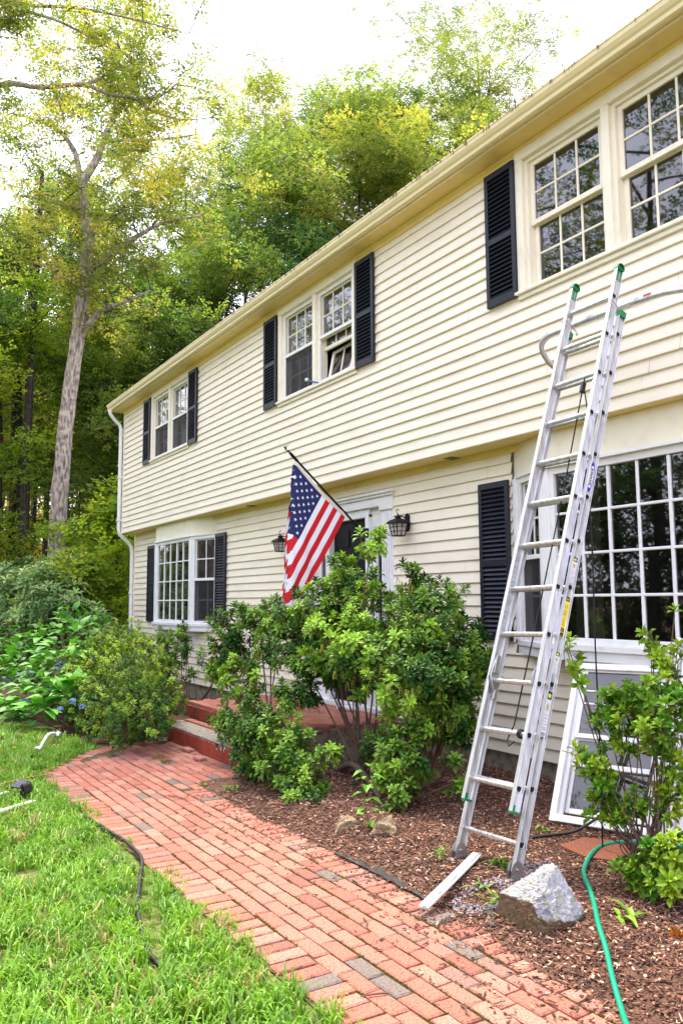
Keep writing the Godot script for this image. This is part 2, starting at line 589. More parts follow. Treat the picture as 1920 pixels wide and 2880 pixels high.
func shutter(house: Node3D, x: float, y: float, z: float, w: float, h: float) -> void:
	var st := 0.042
	var b := Mb.new()
	b.xf.origin = Vector3(x, y, z)
	b.cbox(0, st, 0, h, 0, 0.032); b.cbox(w - st, w, 0, h, 0, 0.032)
	b.cbox(st, w - st, 0, 0.075, 0, 0.0315); b.cbox(st, w - st, h - 0.06, h, 0, 0.0315)
	b.cbox(st, w - st, h * 0.48 - 0.028, h * 0.48 + 0.028, 0, 0.0315)
	b.box(st, w - st, 0.07, h - 0.05, 0, 0.003)
	var s := part(house, "shutter", b, M.shutter)
	var base := Mb.new()
	var n1 := int(round((h * 0.48 - 0.103) / 0.0435))
	var slat := Mb.new()
	slat.xf = Transform3D(Basis(Vector3.RIGHT, -0.62), Vector3())
	slat.cbox(0, w - 2 * st - 0.002, -0.024, 0.024, -0.003, 0.003, 0.002)
	var me := slat.mesh(M.shutter)
	for span in [[0.075, h * 0.48 - 0.028], [h * 0.48 + 0.028, h - 0.06]]:
		var n := int(round((span[1] - span[0]) / 0.0435))
		for i in n:
			piece(s, "slat", me, Transform3D(Basis(Vector3.RIGHT, rnd(-0.03, 0.03)), Vector3(x + st + 0.001, y + lerpf(span[0], span[1], (i + 0.5) / n), z + 0.016)))
	for q in [[0.02, 0.05], [w - 0.02, 0.05], [0.02, h * 0.48], [w - 0.02, h * 0.48], [0.02, h - 0.04], [w - 0.02, h - 0.04]]:
		var k := Mb.new()
		k.blob(Vector3(x + q[0], y + q[1], z + 0.033), Vector3(0.006, 0.006, 0.003))
		part(s, "screw", k, M.shutter)

func make_house() -> void:
	rng.seed = 520
	var house := thing("house", "cream two storey clapboard house with an overhanging upper floor and black shutters", "house", Vector3(-7.5, 0, -0.28))
	var holes := []
	for w in UPPER_WINDOWS:
		holes.append([w[0], w[1], 4.25, 5.58])
	siding(house, 0.0, OVER, 5.585, holes)
	var low_holes := [[-15.13, -12.18, 1.15, 3.04], [-5.39, -2.44, 1.15, 3.04], [-9.30, -7.26, 0.38, 2.855]]
	siding(house, LOW, 0.25, OVER, low_holes)
	# soffits, frieze, gutter, roof
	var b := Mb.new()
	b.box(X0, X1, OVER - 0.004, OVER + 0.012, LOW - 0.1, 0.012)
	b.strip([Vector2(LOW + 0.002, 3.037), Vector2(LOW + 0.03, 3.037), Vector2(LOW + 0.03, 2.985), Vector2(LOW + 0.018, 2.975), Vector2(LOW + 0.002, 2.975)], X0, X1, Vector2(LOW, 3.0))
	part(house, "overhang_soffit", b, M.soffit_shade_gold)
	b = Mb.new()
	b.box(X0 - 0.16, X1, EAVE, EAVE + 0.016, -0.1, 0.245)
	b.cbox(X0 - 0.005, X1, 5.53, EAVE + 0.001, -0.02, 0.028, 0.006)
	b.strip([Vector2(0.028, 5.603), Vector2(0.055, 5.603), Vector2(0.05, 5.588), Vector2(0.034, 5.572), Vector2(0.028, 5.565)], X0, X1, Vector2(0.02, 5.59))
	part(house, "eave_soffit", b, M.soffit_shade_gold)
	b = Mb.new()
	b.box(X0 - 0.16, X1, EAVE - 0.002, 5.76, 0.222, 0.243)
	part(house, "fascia", b, M.trim)
	b = Mb.new()
	var prof := [Vector2(0.246, 5.735), Vector2(0.246, 5.615), Vector2(0.285, 5.612), Vector2(0.300, 5.622), Vector2(0.306, 5.648), Vector2(0.322, 5.662), Vector2(0.340, 5.690), Vector2(0.346, 5.722), Vector2(0.352, 5.724), Vector2(0.352, 5.738), Vector2(0.338, 5.738)]
	var gx := X0 - 0.16
	while gx < X1:
		b.strip(prof, gx, minf(gx + 3.05, X1), Vector2(0.28, 5.69))
		gx += 3.05
	b.box(X0 - 0.163, X0 - 0.160, 5.615, 5.735, 0.246, 0.33)
	b.box(X0 - 0.15, X1, 5.62, 5.622, 0.25, 0.30)
	var gut := part(house, "gutter", b, M.gutter)
	# streaks of dirt that have run over the gutter's lip
	var dirt := Mb.new()
	for i in 150:
		var x := lerpf(-16.3, -2.6, pow(rnd(0, 1), 0.7))
		if rnd(0, 1) < 0.6:
			x = rnd(-6.5, -3.9) if rnd(0, 1) < 0.6 else rnd(-13, -6)
		var w := rnd(0.004, 0.014)
		var l := rnd(0.008, 0.045)
		dirt.quad(Vector3(x, 5.737 - l, 0.3535), Vector3(x + w * 0.6, 5.737 - l, 0.3535), Vector3(x + w, 5.7375, 0.3535), Vector3(x - w * 0.3, 5.7375, 0.3535), Vector3.BACK)
	M.grime = mat("grime", lin(0.16, 0.10, 0.05), 0.9)
	part(gut, "grime", dirt, M.grime, true)
	b = Mb.new()
	for s in [[0.30, 5.75, -4.2, 8.1], [-8.7, 5.75, -4.2, 8.1]]:
		b.quad(Vector3(X0 - 0.2, s[1], s[0]), Vector3(X1, s[1], s[0]), Vector3(X1, s[3], s[2]), Vector3(X0 - 0.2, s[3], s[2]), Vector3.UP)
		b.quad(Vector3(X0 - 0.2, s[1] - 0.1, s[0] - 0.02), Vector3(X1, s[1] - 0.1, s[0] - 0.02), Vector3(X1, s[3] - 0.1, s[2]), Vector3(X0 - 0.2, s[3] - 0.1, s[2]), Vector3.DOWN)
		b.box(X0 - 0.2, X1, 5.742, 5.757, minf(s[0], s[0]) - 0.03, s[0] + 0.005)
	part(house, "roof", b, M.roof)
	for x in [X0 + 0.02, X1 - 0.14]:
		b = Mb.new()
		b.box(x, x + 0.12, 0.3, OVER - 0.005, -8.4, LOW - 0.13)
		b.box(x, x + 0.12, OVER + 0.013, 5.6, -8.4, -0.13)
		b.quad(Vector3(x, 5.6, -8.6), Vector3(x, 5.6, 0.2), Vector3(x, 8.0, -4.2), Vector3(x, 8.0, -4.2), Vector3.LEFT)
		part(house, "end_wall", b, M.siding)
	b = Mb.new()
	b.box(X0 + 0.02, X1 - 0.02, 0.3, 5.6, -8.52, -8.4)
	part(house, "back_wall", b, M.siding)
	b = Mb.new()
	b.box(X0 + 0.15, X1 - 0.15, 0.30, 0.42, -8.4, LOW - 0.13)
	b.box(X0 + 0.15, X1 - 0.15, 2.86, 3.02, -8.4, LOW - 0.13)
	b.box(X0 + 0.15, X1 - 0.15, 5.625, 5.70, -8.4, 0.2)
	b.box(X0 + 0.15, X1 - 0.15, 0.42, 5.6, -3.9, -3.78)
	for x in [-11.2, -6.6]:
		b.box(x, x + 0.12, 0.42, 2.86, -3.78, LOW - 0.13)
		b.box(x + 0.4, x + 0.52, 3.03, 5.62, -3.78, -0.13)
	part(house, "interior", b, M.interior)
	b = Mb.new()
	b.box(X0 + 0.03, X1, -0.3, 0.252, -8.4, LOW - 0.02)
	part(house, "foundation", b, M.concrete)
	b = Mb.new()
	b.cbox(X0 - 0.012, X0 + 0.055, OVER - 0.004, 5.53, -0.09, 0.024)
	b.cbox(X0 - 0.012, X0 + 0.055, 0.25, OVER - 0.02, LOW - 0.09, LOW + 0.024)
	part(house, "corner_board", b, M.trim)
	# downspout at the far corner
	b = Mb.new()
	var pts := [Vector3(-16.52, 5.62, 0.30), Vector3(-16.52, 5.55, 0.30), Vector3(-16.52, 5.44, 0.22), Vector3(-16.52, 5.33, 0.10), Vector3(-16.52, 5.24, 0.065), Vector3(-16.52, 3.12, 0.065), Vector3(-16.52, 3.02, 0.04), Vector3(-16.52, 2.88, -0.12), Vector3(-16.52, 2.78, -0.20), Vector3(-16.52, 2.66, -0.225), Vector3(-16.52, 0.25, -0.225), Vector3(-16.52, 0.12, -0.18)]
	b.tube(pts, [0.038], 8)
	for y in [4.2, 3.3, 1.8]:
		b.box(-16.568, -16.47, y, y + 0.03, -0.03 if y > 3 else -0.3, 0.108 if y > 3 else -0.182)
	part(house, "downspout", b, M.white)
	# upper windows with their casings
	for i in 3:
		var w = UPPER_WINDOWS[i]
		var mid: float = (w[0] + w[1]) / 2
		b = Mb.new()
		for e in [[w[0], w[0] + 0.085], [w[1] - 0.085, w[1]]]:
			b.cbox(e[0], e[1], 4.295, 5.487, -0.12, 0.034, 0.004)
		b.cbox(mid - 0.038, mid + 0.038, 4.295, 5.487, -0.12, 0.034, 0.004)
		b.cbox(w[0], w[1], 5.487, 5.585, -0.12, 0.036, 0.004)
		part(house, "window_casing", b, M.trim)
		b = Mb.new()
		b.cbox(w[0] - 0.02, w[1] + 0.02, 4.262, 4.295, -0.12, 0.062, 0.006)
		b.cbox(w[0], w[1], 4.222, 4.262, -0.02, 0.036, 0.004)
		part(house, "window_sill", b, M.trim)
		for k in 2:
			var xl: float = w[0] + 0.085 if k == 0 else mid + 0.038
			var ww: float = mid - 0.038 - xl if k == 0 else w[1] - 0.085 - xl
			double_hung(house, Transform3D(Basis(), Vector3(xl, 4.295, -0.005)), ww, 1.192, i < 2, 3, null, i == 1 and k == 1)
	# the sash that has been tipped out of the open window, and its slid-up neighbour
	var tip := Transform3D(Basis.from_euler(Vector3(-0.30, 0.1, 0.13)), Vector3(-8.30, 4.325, -0.06))
	b = Mb.new()
	b.xf = tip
	b.cbox(0, 0.04, 0, 0.42, -0.015, 0.015); b.cbox(0.60, 0.64, 0, 0.42, -0.015, 0.015)
	b.cbox(0.04, 0.60, 0, 0.04, -0.014, 0.014); b.cbox(0.04, 0.60, 0.38, 0.42, -0.014, 0.014)
	b.cbox(0.22, 0.24, 0.04, 0.38, -0.008, 0.008); b.cbox(0.41, 0.43, 0.04, 0.38, -0.008, 0.008)
	var loose := part(house, "tipped_sash", b, M.trim)
	loose.set_meta("label", "tipped lower sash leaning inside the open upper window")
	b = Mb.new()
	b.xf = tip
	b.quad(Vector3(0.04, 0.04, 0), Vector3(0.60, 0.04, 0), Vector3(0.60, 0.38, 0), Vector3(0.04, 0.38, 0), Vector3.BACK)
	part(loose, "pane", b, M.glass)
	# shutters
	for x in [-15.094, -12.742, -9.871, -7.528, -5.309, -2.93]:
		shutter(house, x, 4.259, 0.027, 0.375, 1.263)
	for x in [-15.53, -12.165, -5.81, -2.42]:
		shutter(house, x, 1.255, LOW + 0.027, 0.40, 1.47)
	bay(house, -15.13, -14.65, -12.89, -12.165, 5)
	bay(house, -5.40, -4.83, -2.99, -2.42, 6)
	entry(house)

func bay(house: Node3D, a: float, f0: float, f1: float, d: float, cols: int) -> void:
	# a shallow bay: angled sides with double hung windows and a wide picture window in front
	var zb := LOW - 0.02
	var zf := -0.09
	var outline := [Vector2(a, zb), Vector2(f0, zf), Vector2(f1, zf), Vector2(d, zb)]
	var b := Mb.new()
	b.prism(outline, 2.752, 3.034)
	part(house, "bay_header", b, M.trim)
	b = Mb.new()
	var big := [Vector2(a - 0.02, zb), Vector2(f0 - 0.012, zf + 0.03), Vector2(f1 + 0.012, zf + 0.03), Vector2(d + 0.02, zb)]
	b.prism(big, 2.728, 2.752)
	b.prism([Vector2(a - 0.04, zb), Vector2(f0 - 0.02, zf + 0.055), Vector2(f1 + 0.02, zf + 0.055), Vector2(d + 0.04, zb)], 1.222, 1.262)
	b.prism(big, 1.14, 1.222)
	var trim := part(house, "bay_sill", b, M.white)
	# corner posts, inside lining, brackets
	b = Mb.new()
	for p in [[f0 - 0.05, f0 + 0.05, zf - 0.07, zf + 0.004], [f1 - 0.05, f1 + 0.05, zf - 0.07, zf + 0.004], [a, a + 0.06, zb - 0.06, zb + 0.03], [d - 0.06, d, zb - 0.06, zb + 0.03]]:
		b = Mb.new()
		b.cbox(p[0], p[1], 1.262, 2.728, p[2], p[3], 0.006)
		part(house, "bay_post", b, M.white)
	for x in [lerpf(f0, f1, 0.12), lerpf(f0, f1, 0.88)]:
		b = Mb.new()
		for i in 7:
			var t := i / 7.0
			var t2 := (i + 1) / 7.0
			var q := func(u: float) -> float: return LOW + 0.02 + 0.19 * pow(1.0 - u, 2.0)
			b.box(x - 0.035, x + 0.035, 1.139 - 0.34 * t2, 1.139 - 0.34 * t, LOW, q.call(t))
		part(house, "bracket", b, M.white)
	# picture window
	var w := f1 - f0 - 0.10
	var xf := Transform3D(Basis(), Vector3(f0 + 0.05, 1.262, zf - 0.02))
	b = Mb.new()
	b.xf = xf
	b.cbox(0, 0.05, 0, 1.466, -0.04, 0.012); b.cbox(w - 0.05, w, 0, 1.466, -0.04, 0.012)
	b.cbox(0.05, w - 0.05, 0, 0.055, -0.04, 0.011); b.cbox(0.05, w - 0.05, 1.406, 1.466, -0.04, 0.011)
	var frame := part(house, "picture_window", b, M.white)
	var iw := w - 0.10
	for i in range(1, cols):
		b = Mb.new()
		b.xf = xf
		b.cbox(0.05 + iw * i / cols - 0.013, 0.05 + iw * i / cols + 0.013, 0.055, 1.406, -0.032, -0.002, 0.005)
		part(frame, "muntin", b, M.white)
	for j in range(1, 4):
		b = Mb.new()
		b.xf = xf
		b.cbox(0.05, w - 0.05, 0.055 + 1.351 * j / 4 - 0.011, 0.055 + 1.351 * j / 4 + 0.011, -0.031, -0.003, 0.005)
		part(frame, "muntin", b, M.white)
	for i in cols:
		for j in 4:
			b = Mb.new()
			b.xf = xf * Transform3D(Basis.from_euler(Vector3(rnd(-0.004, 0.004), rnd(-0.005, 0.005), 0)), Vector3(0, 0, -0.018))
			b.quad(Vector3(0.05 + iw * i / cols, 0.055 + 1.351 * j / 4, 0), Vector3(0.05 + iw * (i + 1) / cols, 0.055 + 1.351 * j / 4, 0), Vector3(0.05 + iw * (i + 1) / cols, 0.055 + 1.351 * (j + 1) / 4, 0), Vector3(0.05 + iw * i / cols, 0.055 + 1.351 * (j + 1) / 4, 0), Vector3.BACK)
			part(frame, "pane", b, M.glass)
	# the angled side windows
	for s in [[Vector2(a + 0.06, zb + 0.016), Vector2(f0 - 0.05, zf - 0.016)], [Vector2(f1 + 0.05, zf - 0.016), Vector2(d - 0.06, zb + 0.016)]]:
		var p: Vector2 = s[0]
		var q: Vector2 = s[1]
		var dir := (q - p).normalized()
		double_hung(house, Transform3D(Basis(Vector3(dir.x, 0, dir.y), Vector3.UP, Vector3(-dir.y, 0, dir.x)), Vector3(p.x, 1.262, p.y)), p.distance_to(q), 1.466, true, 2, M.white)
	# curtains hang inside, at the ends
	b = Mb.new()
	for e in [f0 + 0.02, f1 - 0.32]:
		for i in 12:
			var x0: float = e + 0.025 * i
			var z0 := LOW - 0.12 + 0.02 * sin(i * 2.1)
			var z1 := LOW - 0.12 + 0.02 * sin((i + 1) * 2.1)
			b.quad(Vector3(x0, 1.27, z0), Vector3(x0 + 0.025, 1.27, z1), Vector3(x0 + 0.025, 2.72, z1), Vector3(x0, 2.72, z0), Vector3.BACK)
	part(house, "curtain", b, M.curtain)

func entry(house: Node3D) -> void:
	var z := LOW
	var b := Mb.new()
	# pilasters with flutes, header, sidelight panels
	for x in [-9.30, -7.494]:
		b = Mb.new()
		b.cbox(x, x + 0.234, 0.40, 2.70, z - 0.1, z + 0.02, 0.004)
		for i in 4:
			b.cbox(x + 0.034 + 0.046 * i, x + 0.034 + 0.046 * i + 0.028, 0.60, 2.62, z, z + 0.036, 0.006)
		b.cbox(x - 0.01, x + 0.244, 0.40, 0.58, z, z + 0.04, 0.006)
		b.cbox(x - 0.008, x + 0.242, 2.64, 2.70, z, z + 0.05, 0.01)
		part(house, "door_pilaster", b, M.white)
	b = Mb.new()
	b.cbox(-9.30, -7.26, 2.70, 2.80, z - 0.1, z + 0.03, 0.004)
	b.cbox(-9.33, -7.23, 2.80, 2.83, z - 0.05, z + 0.06, 0.008)
	b.cbox(-9.35, -7.21, 2.83, 2.858, z - 0.05, z + 0.085, 0.008)
	part(house, "door_header", b, M.white)
	b = Mb.new()
	for x in [-8.76, -7.87]:
		b.cbox(x, x + 0.075, 0.42, 2.64, z - 0.12, z - 0.01, 0.005)
	b.cbox(-8.76, -7.795, 2.60, 2.70, z - 0.12, z - 0.012, 0.005)
	b.cbox(-9.066, -7.494, 0.36, 0.42, z - 0.15, z + 0.03, 0.005)
	part(house, "door_frame", b, M.white)
	for s in [[-9.066, -8.762], [-7.793, -7.496]]:
		b = Mb.new()
		var w: float = s[1] - s[0]
		b.xf.origin = Vector3(s[0], 0.42, z - 0.06)
		b.box(0, w, 0, 0.55, -0.04, 0.0)
		b.cbox(0, 0.10, 0.55, 2.28, -0.04, 0.001); b.cbox(w - 0.03 if s[0] > -8 else w - 0.10, w, 0.55, 2.28, -0.04, 0.001)
		b.box(0.1, w - 0.03, 2.06, 2.28, -0.04, 0.0)
		var side := part(house, "sidelight", b, M.white)
		b = Mb.new()
		b.xf.origin = Vector3(s[0], 0.42, z - 0.08)
		b.quad(Vector3(0.10, 0.55, 0), Vector3(w - 0.03, 0.55, 0), Vector3(w - 0.03, 2.06, 0), Vector3(0.10, 2.06, 0), Vector3.BACK)
		part(side, "pane", b, M.glass)
	b = Mb.new()
	b.cbox(-8.685, -7.87, 0.42, 2.60, z - 0.13, z - 0.085, 0.003)
	var door := part(house, "front_door", b, M.door)
	for r in [[0.55, 1.05], [1.15, 1.75], [1.85, 2.2], [2.28, 2.5]]:
		for c in [[-8.60, -8.32], [-8.235, -7.955]]:
			b = Mb.new()
			b.cbox(c[0], c[1], r[0], r[1], z - 0.095, z - 0.074, 0.01)
			part(door, "door_panel", b, M.door)
	b = Mb.new()
	b.blob(Vector3(-7.93, 1.35, z - 0.04), Vector3(0.028, 0.028, 0.028), 8, 6)
	part(door, "door_knob", b, M.steel)

# ------------------------------------------------------------------ steps and walk
func brick_mesh(l: float, w: float, h: float, jit: float) -> Mb:
	# a worn brick: chamfered top, slightly skewed corners; origin in the middle of its top
	var b := Mb.new()
	var k := 0.006
	var c := []
	for s in [[-1, -1], [1, -1], [1, 1], [-1, 1]]:
		c.append(Vector2(s[0] * l / 2 + rnd(-jit, jit), s[1] * w / 2 + rnd(-jit, jit)))
	var top := []
	var mid := []
	var low := []
	for i in 4:
		var p: Vector2 = c[i]
		var e := Vector2(p.x - signf(p.x) * k * rnd(0.7, 1.8), p.y - signf(p.y) * k * rnd(0.7, 1.8))
		top.append(Vector3(e.x, rnd(-0.0015, 0.001), e.y))
		mid.append(Vector3(p.x, -0.006 + rnd(-0.002, 0.002), p.y))
		low.append(Vector3(p.x, -h, p.y))
	b.quad(top[0], top[1], top[2], top[3], Vector3.UP)
	for i in 4:
		var j := (i + 1) % 4
		var o: Vector3 = (mid[i] + mid[j]) / 2
		b.quad(mid[i], mid[j], top[j], top[i], Vector3(o.x * 2, 0.1, o.z * 2))
		b.quad(low[i], low[j], mid[j], mid[i], Vector3(o.x, 0, o.z))
	return b

func make_stoop() -> void:
	var s := thing("brick_stoop", "low brick entrance stoop with one step, its front edge of bare concrete", "steps", Vector3(-8.5, 0, 0.5))
	var b := Mb.new()
	b.box(-9.92, -7.10, -0.1, 0.335, LOW + 0.03, 1.05)
	b.box(-9.70, -7.10, -0.1, 0.15, 1.05, 1.46)
	b.cbox(-9.74, -7.09, 0.145, 0.168, 1.22, 1.495, 0.008)
	b.cbox(-9.74, -9.52, -0.1, 0.150, 1.15, 1.49, 0.01)
	part(s, "concrete_core", b, M.old_concrete)
	b = Mb.new()
	b.box(-7.102, -7.085, -0.1, 0.328, LOW + 0.05, 1.04)
	part(s, "side_wall", b, M.concrete)
	var shapes := []
	for i in 4:
		shapes.append(brick_mesh(0.194, 0.092, 0.04, 0.002).mesh(M.brick0))
	var tones := [0, 1, 3, 0, 2, 5]
	# landing paving
	var row := 0
	var z := LOW + 0.10
	while z < 1.04:
		var x := -9.86 + (0.1 if row % 2 else 0.0)
		while x < -7.12:
			piece(s, "brick", shapes[rng.randi() % 4], Transform3D(Basis(Vector3.UP, rnd(-0.01, 0.01)), Vector3(x, 0.372 + rnd(-0.001, 0.001), z)), M["brick%d" % tones[rng.randi() % 6]])
			x += 0.2
		z += 0.1
		row += 1
	# tread bricks of the lower step
	var tx := -9.58
	while tx < -7.1:
		piece(s, "tread_brick", shapes[rng.randi() % 4], Transform3D(Basis(Vector3.UP, rnd(-0.01, 0.01)), Vector3(tx, 0.184, 1.16)), M["brick%d" % tones[rng.randi() % 6]])
		tx += 0.2
	# risers of upright bricks
	var up := Mb.new()
	up.cbox(-0.0475, 0.0475, -0.063, 0.063, -0.02, 0.02, 0.003)
	var ume := up.mesh(M.riser0)
	var x2 := -9.44
	while x2 < -7.10:
		piece(s, "riser_brick", ume, Transform3D(Basis(), Vector3(x2, 0.078, 1.482 + rnd(-0.001, 0.001))), M["riser%d" % (rng.randi() % 3)])
		x2 += 0.1
	x2 = -9.87
	while x2 < -7.10:
		piece(s, "riser_brick", ume, Transform3D(Basis.from_scale(Vector3(1, 1.1, 1)), Vector3(x2, 0.257, 1.068 + rnd(-0.001, 0.001))), M["riser%d" % (1 + rng.randi() % 3)])
		x2 += 0.1
	var foot := Mb.new()
	foot.cbox(-0.0975, 0.0975, -0.03, 0.03, -0.02, 0.02, 0.003)
	var fme := foot.mesh(M.riser0)
	x2 = -9.40
	while x2 < -7.10:
		piece(s, "base_brick", fme, Transform3D(Basis(), Vector3(x2, -0.016, 1.486)), M["riser%d" % (rng.randi() % 2)])
		x2 += 0.2
	# lime that has run down the step's face
	b = Mb.new()
	for i in 26:
		var x := rnd(-8.0, -7.78) if i < 18 else rnd(-9.4, -8.0)
		var l := rnd(0.02, 0.075) if i < 18 else rnd(0.006, 0.015)
		var w := rnd(0.008, 0.02)
		b.tri_out(Vector3(x - w, 0.146, 1.5055), Vector3(x + w, 0.146, 1.5055), Vector3(x + rnd(-0.005, 0.005), 0.146 - l, 1.5055), Vector3.BACK)
	part(s, "lime_stain", b, M.white, true)

func bed_edge(x: float) -> float:
	return 2.125 + 0.14 * smoothstep(-3.6, -2.3, x) + 0.015 * sin(x * 3.0) + 0.01 * sin(x * 11.0)

func mulch_y(x: float, z: float) -> float:
	var d := minf(bed_edge(x) - z, (x + 7.02) * 1.2)
	return lerpf(0.006, 0.09, smoothstep(0.0, 0.45, d)) + 0.012 * noise.get_noise_2d(x * 9, z * 9)

func make_path() -> void:
	rng.seed = 500
	var b := Mb.new()
	b.prism([Vector2(-9.55, 1.46), Vector2(-9.45, 1.95), Vector2(-9.4, 2.2), Vector2(-9.13, 2.55), Vector2(-8.75, 2.92), Vector2(-8.43, 3.14), Vector2(-8.0, 3.22), Vector2(-6.6, 3.22), Vector2(-6.6, 1.46)], -0.06, -0.013)
	b.prism([Vector2(-6.6, 2.05), Vector2(-6.6, 3.22), Vector2(1.5, 3.22), Vector2(1.5, 2.05)], -0.06, -0.013)
	var path := ground("brick_path", b, M.joint)
	var spots := []     # [x, z, turn, half brick]
	for r in 7:
		var z := 2.37 + r * 0.0985
		var x := -9.0 + (0.1 if r % 2 else 0.0) + rnd(-0.02, 0.02)
		while x < 1.0:
			if x > -8.75 + absf(z - 2.5) * 0.4:
				spots.append([x, z + rnd(-0.003, 0.003), rnd(-0.02, 0.02)])
			x += 0.203 + rnd(0.0, 0.004)
	var hx := -8.15
	while hx < 1.0:
		spots.append([hx, 3.115 + rnd(-0.012, 0.012), PI / 2 + rnd(-0.03, 0.03)])
		hx += 0.104
	hx = -6.75
	while hx < 1.0:
		spots.append([hx, 2.215 + 0.10 * smoothstep(-3.4, -2.2, hx) * 0.0 + rnd(-0.01, 0.01), PI / 2 + rnd(-0.03, 0.03)])
		hx += 0.104
	# the pad in front of the steps
	for r in 8:
		var z := 1.57 + r * 0.0985
		var x := -9.35 + (0.1 if r % 2 else 0.0)
		while x < -6.85:
			var limit := -9.22 if z < 1.95 else -9.22 + (z - 1.95) * 0.8
			if x > limit and (z < 2.30 or x < -6.9):
				spots.append([x, z, rnd(-0.025, 0.025)])
			x += 0.203
	# the rim that curves round the pad
	var rim := curve([Vector3(-9.42, 0, 1.55), Vector3(-9.42, 0, 1.85), Vector3(-9.33, 0, 2.15), Vector3(-9.05, 0, 2.52), Vector3(-8.72, 0, 2.84), Vector3(-8.4, 0, 3.05), Vector3(-8.2, 0, 3.11)], 12)
	var run := 0.0
	for i in rim.size() - 1:
		var a: Vector3 = rim[i]
		var d: Vector3 = rim[i + 1]
		run += a.distance_to(d)
		if run > 0.106:
			run = 0.0
			var t := (d - a).normalized()
			spots.append([a.x, a.z, atan2(-t.z, t.x) + PI / 2 + rnd(-0.05, 0.05)])
	# keep bricks clear of each other, then the 300 nearest become parts of their own
	var eye := Vector3(0, 1.62, 4.95)
	spots.sort_custom(func(p, q): return Vector3(p[0], 0, p[1]).distance_squared_to(eye) < Vector3(q[0], 0, q[1]).distance_squared_to(eye))
	var kept := []
	for s in spots:
		var ok := true
		for k in kept:
			var dx: float = s[0] - k[0]
			var dz: float = s[1] - k[1]
			if dx * dx + dz * dz < 0.05 * 0.05 or (dx * dx + dz * dz < 0.0085 and absf(sin(s[2] - k[2])) > 0.3):
				ok = false
				break
		if ok:
			kept.append(s)
	var shapes := []
	for i in 7:
		shapes.append(brick_mesh(0.196, 0.0885, 0.05, 0.0032))
	rng.seed = 501
	var meshes := []
	for q in shapes:
		meshes.append(q.mesh(M.brick0))
	var shown := 0
	var rest := {}
	for s in kept:
		var t: int = [0, 1, 2, 0, 5, 3, 1, 0, 2, 5, 0, 4, 3, 5, 1, 2, 0, 3, 7][rng.randi() % 19]
		if rnd(0, 1) < 0.045:
			t = 6
		var tilt := 0.012
		if s[0] < -6.9 and s[1] < 2.2:
			tilt = 0.03
		var at := Transform3D(Basis.from_euler(Vector3(rnd(-tilt, tilt), s[2], rnd(-tilt, tilt))), Vector3(s[0], rnd(-0.002, 0.002), s[1]))
		if s[0] < -1.3 and shown < 300:
			piece(path, "brick", meshes[rng.randi() % 7], at, M["brick%d" % t])
			shown += 1
		else:
			if not rest.has(t):
				rest[t] = Mb.new()
			var src: Mb = shapes[rng.randi() % 7]
			var o: Mb = rest[t]
			for i in src.v.size():
				o.v.append(at * src.v[i]); o.n.append(at.basis * src.n[i]); o.c.append(Color.WHITE); o.uv.append(Vector2())
	for t in rest:
		part(path, "far_bricks", rest[t], M["brick%d" % t], true)
	# moss in the long joints
	var tuft := Mb.new()
	for i in 9:
		var d := Vector3(rnd(-1, 1), rnd(0.3, 1.0), rnd(-1, 1)).normalized()
		tuft.rhomb(Vector3(rnd(-0.008, 0.008), 0, rnd(-0.004, 0.004)), d, Vector3.UP.cross(d), rnd(0.006, 0.012), 0.007)
	var places := []
	var tints := []
	for r in 9:
		var zz := 2.32 + r * 0.0985
		for i in 900:
			var x := rnd(-7.5, -1.5)
			if noise.get_noise_2d(x * 2.5, zz * 40.0) < -0.18:
				continue
			places.append(Transform3D(Basis(Vector3.UP, rnd(0, TAU)).scaled(Vector3.ONE * rnd(0.6, 1.3)), Vector3(x, -0.011, zz + rnd(-0.005, 0.005))))
			tints.append(Color(0.27, 0.235, 0.02).lerp(Color(0.11, 0.08, 0.025), rnd(0, 1)))
	swarm(path, "moss", tuft.mesh(M.chip), places, tints)

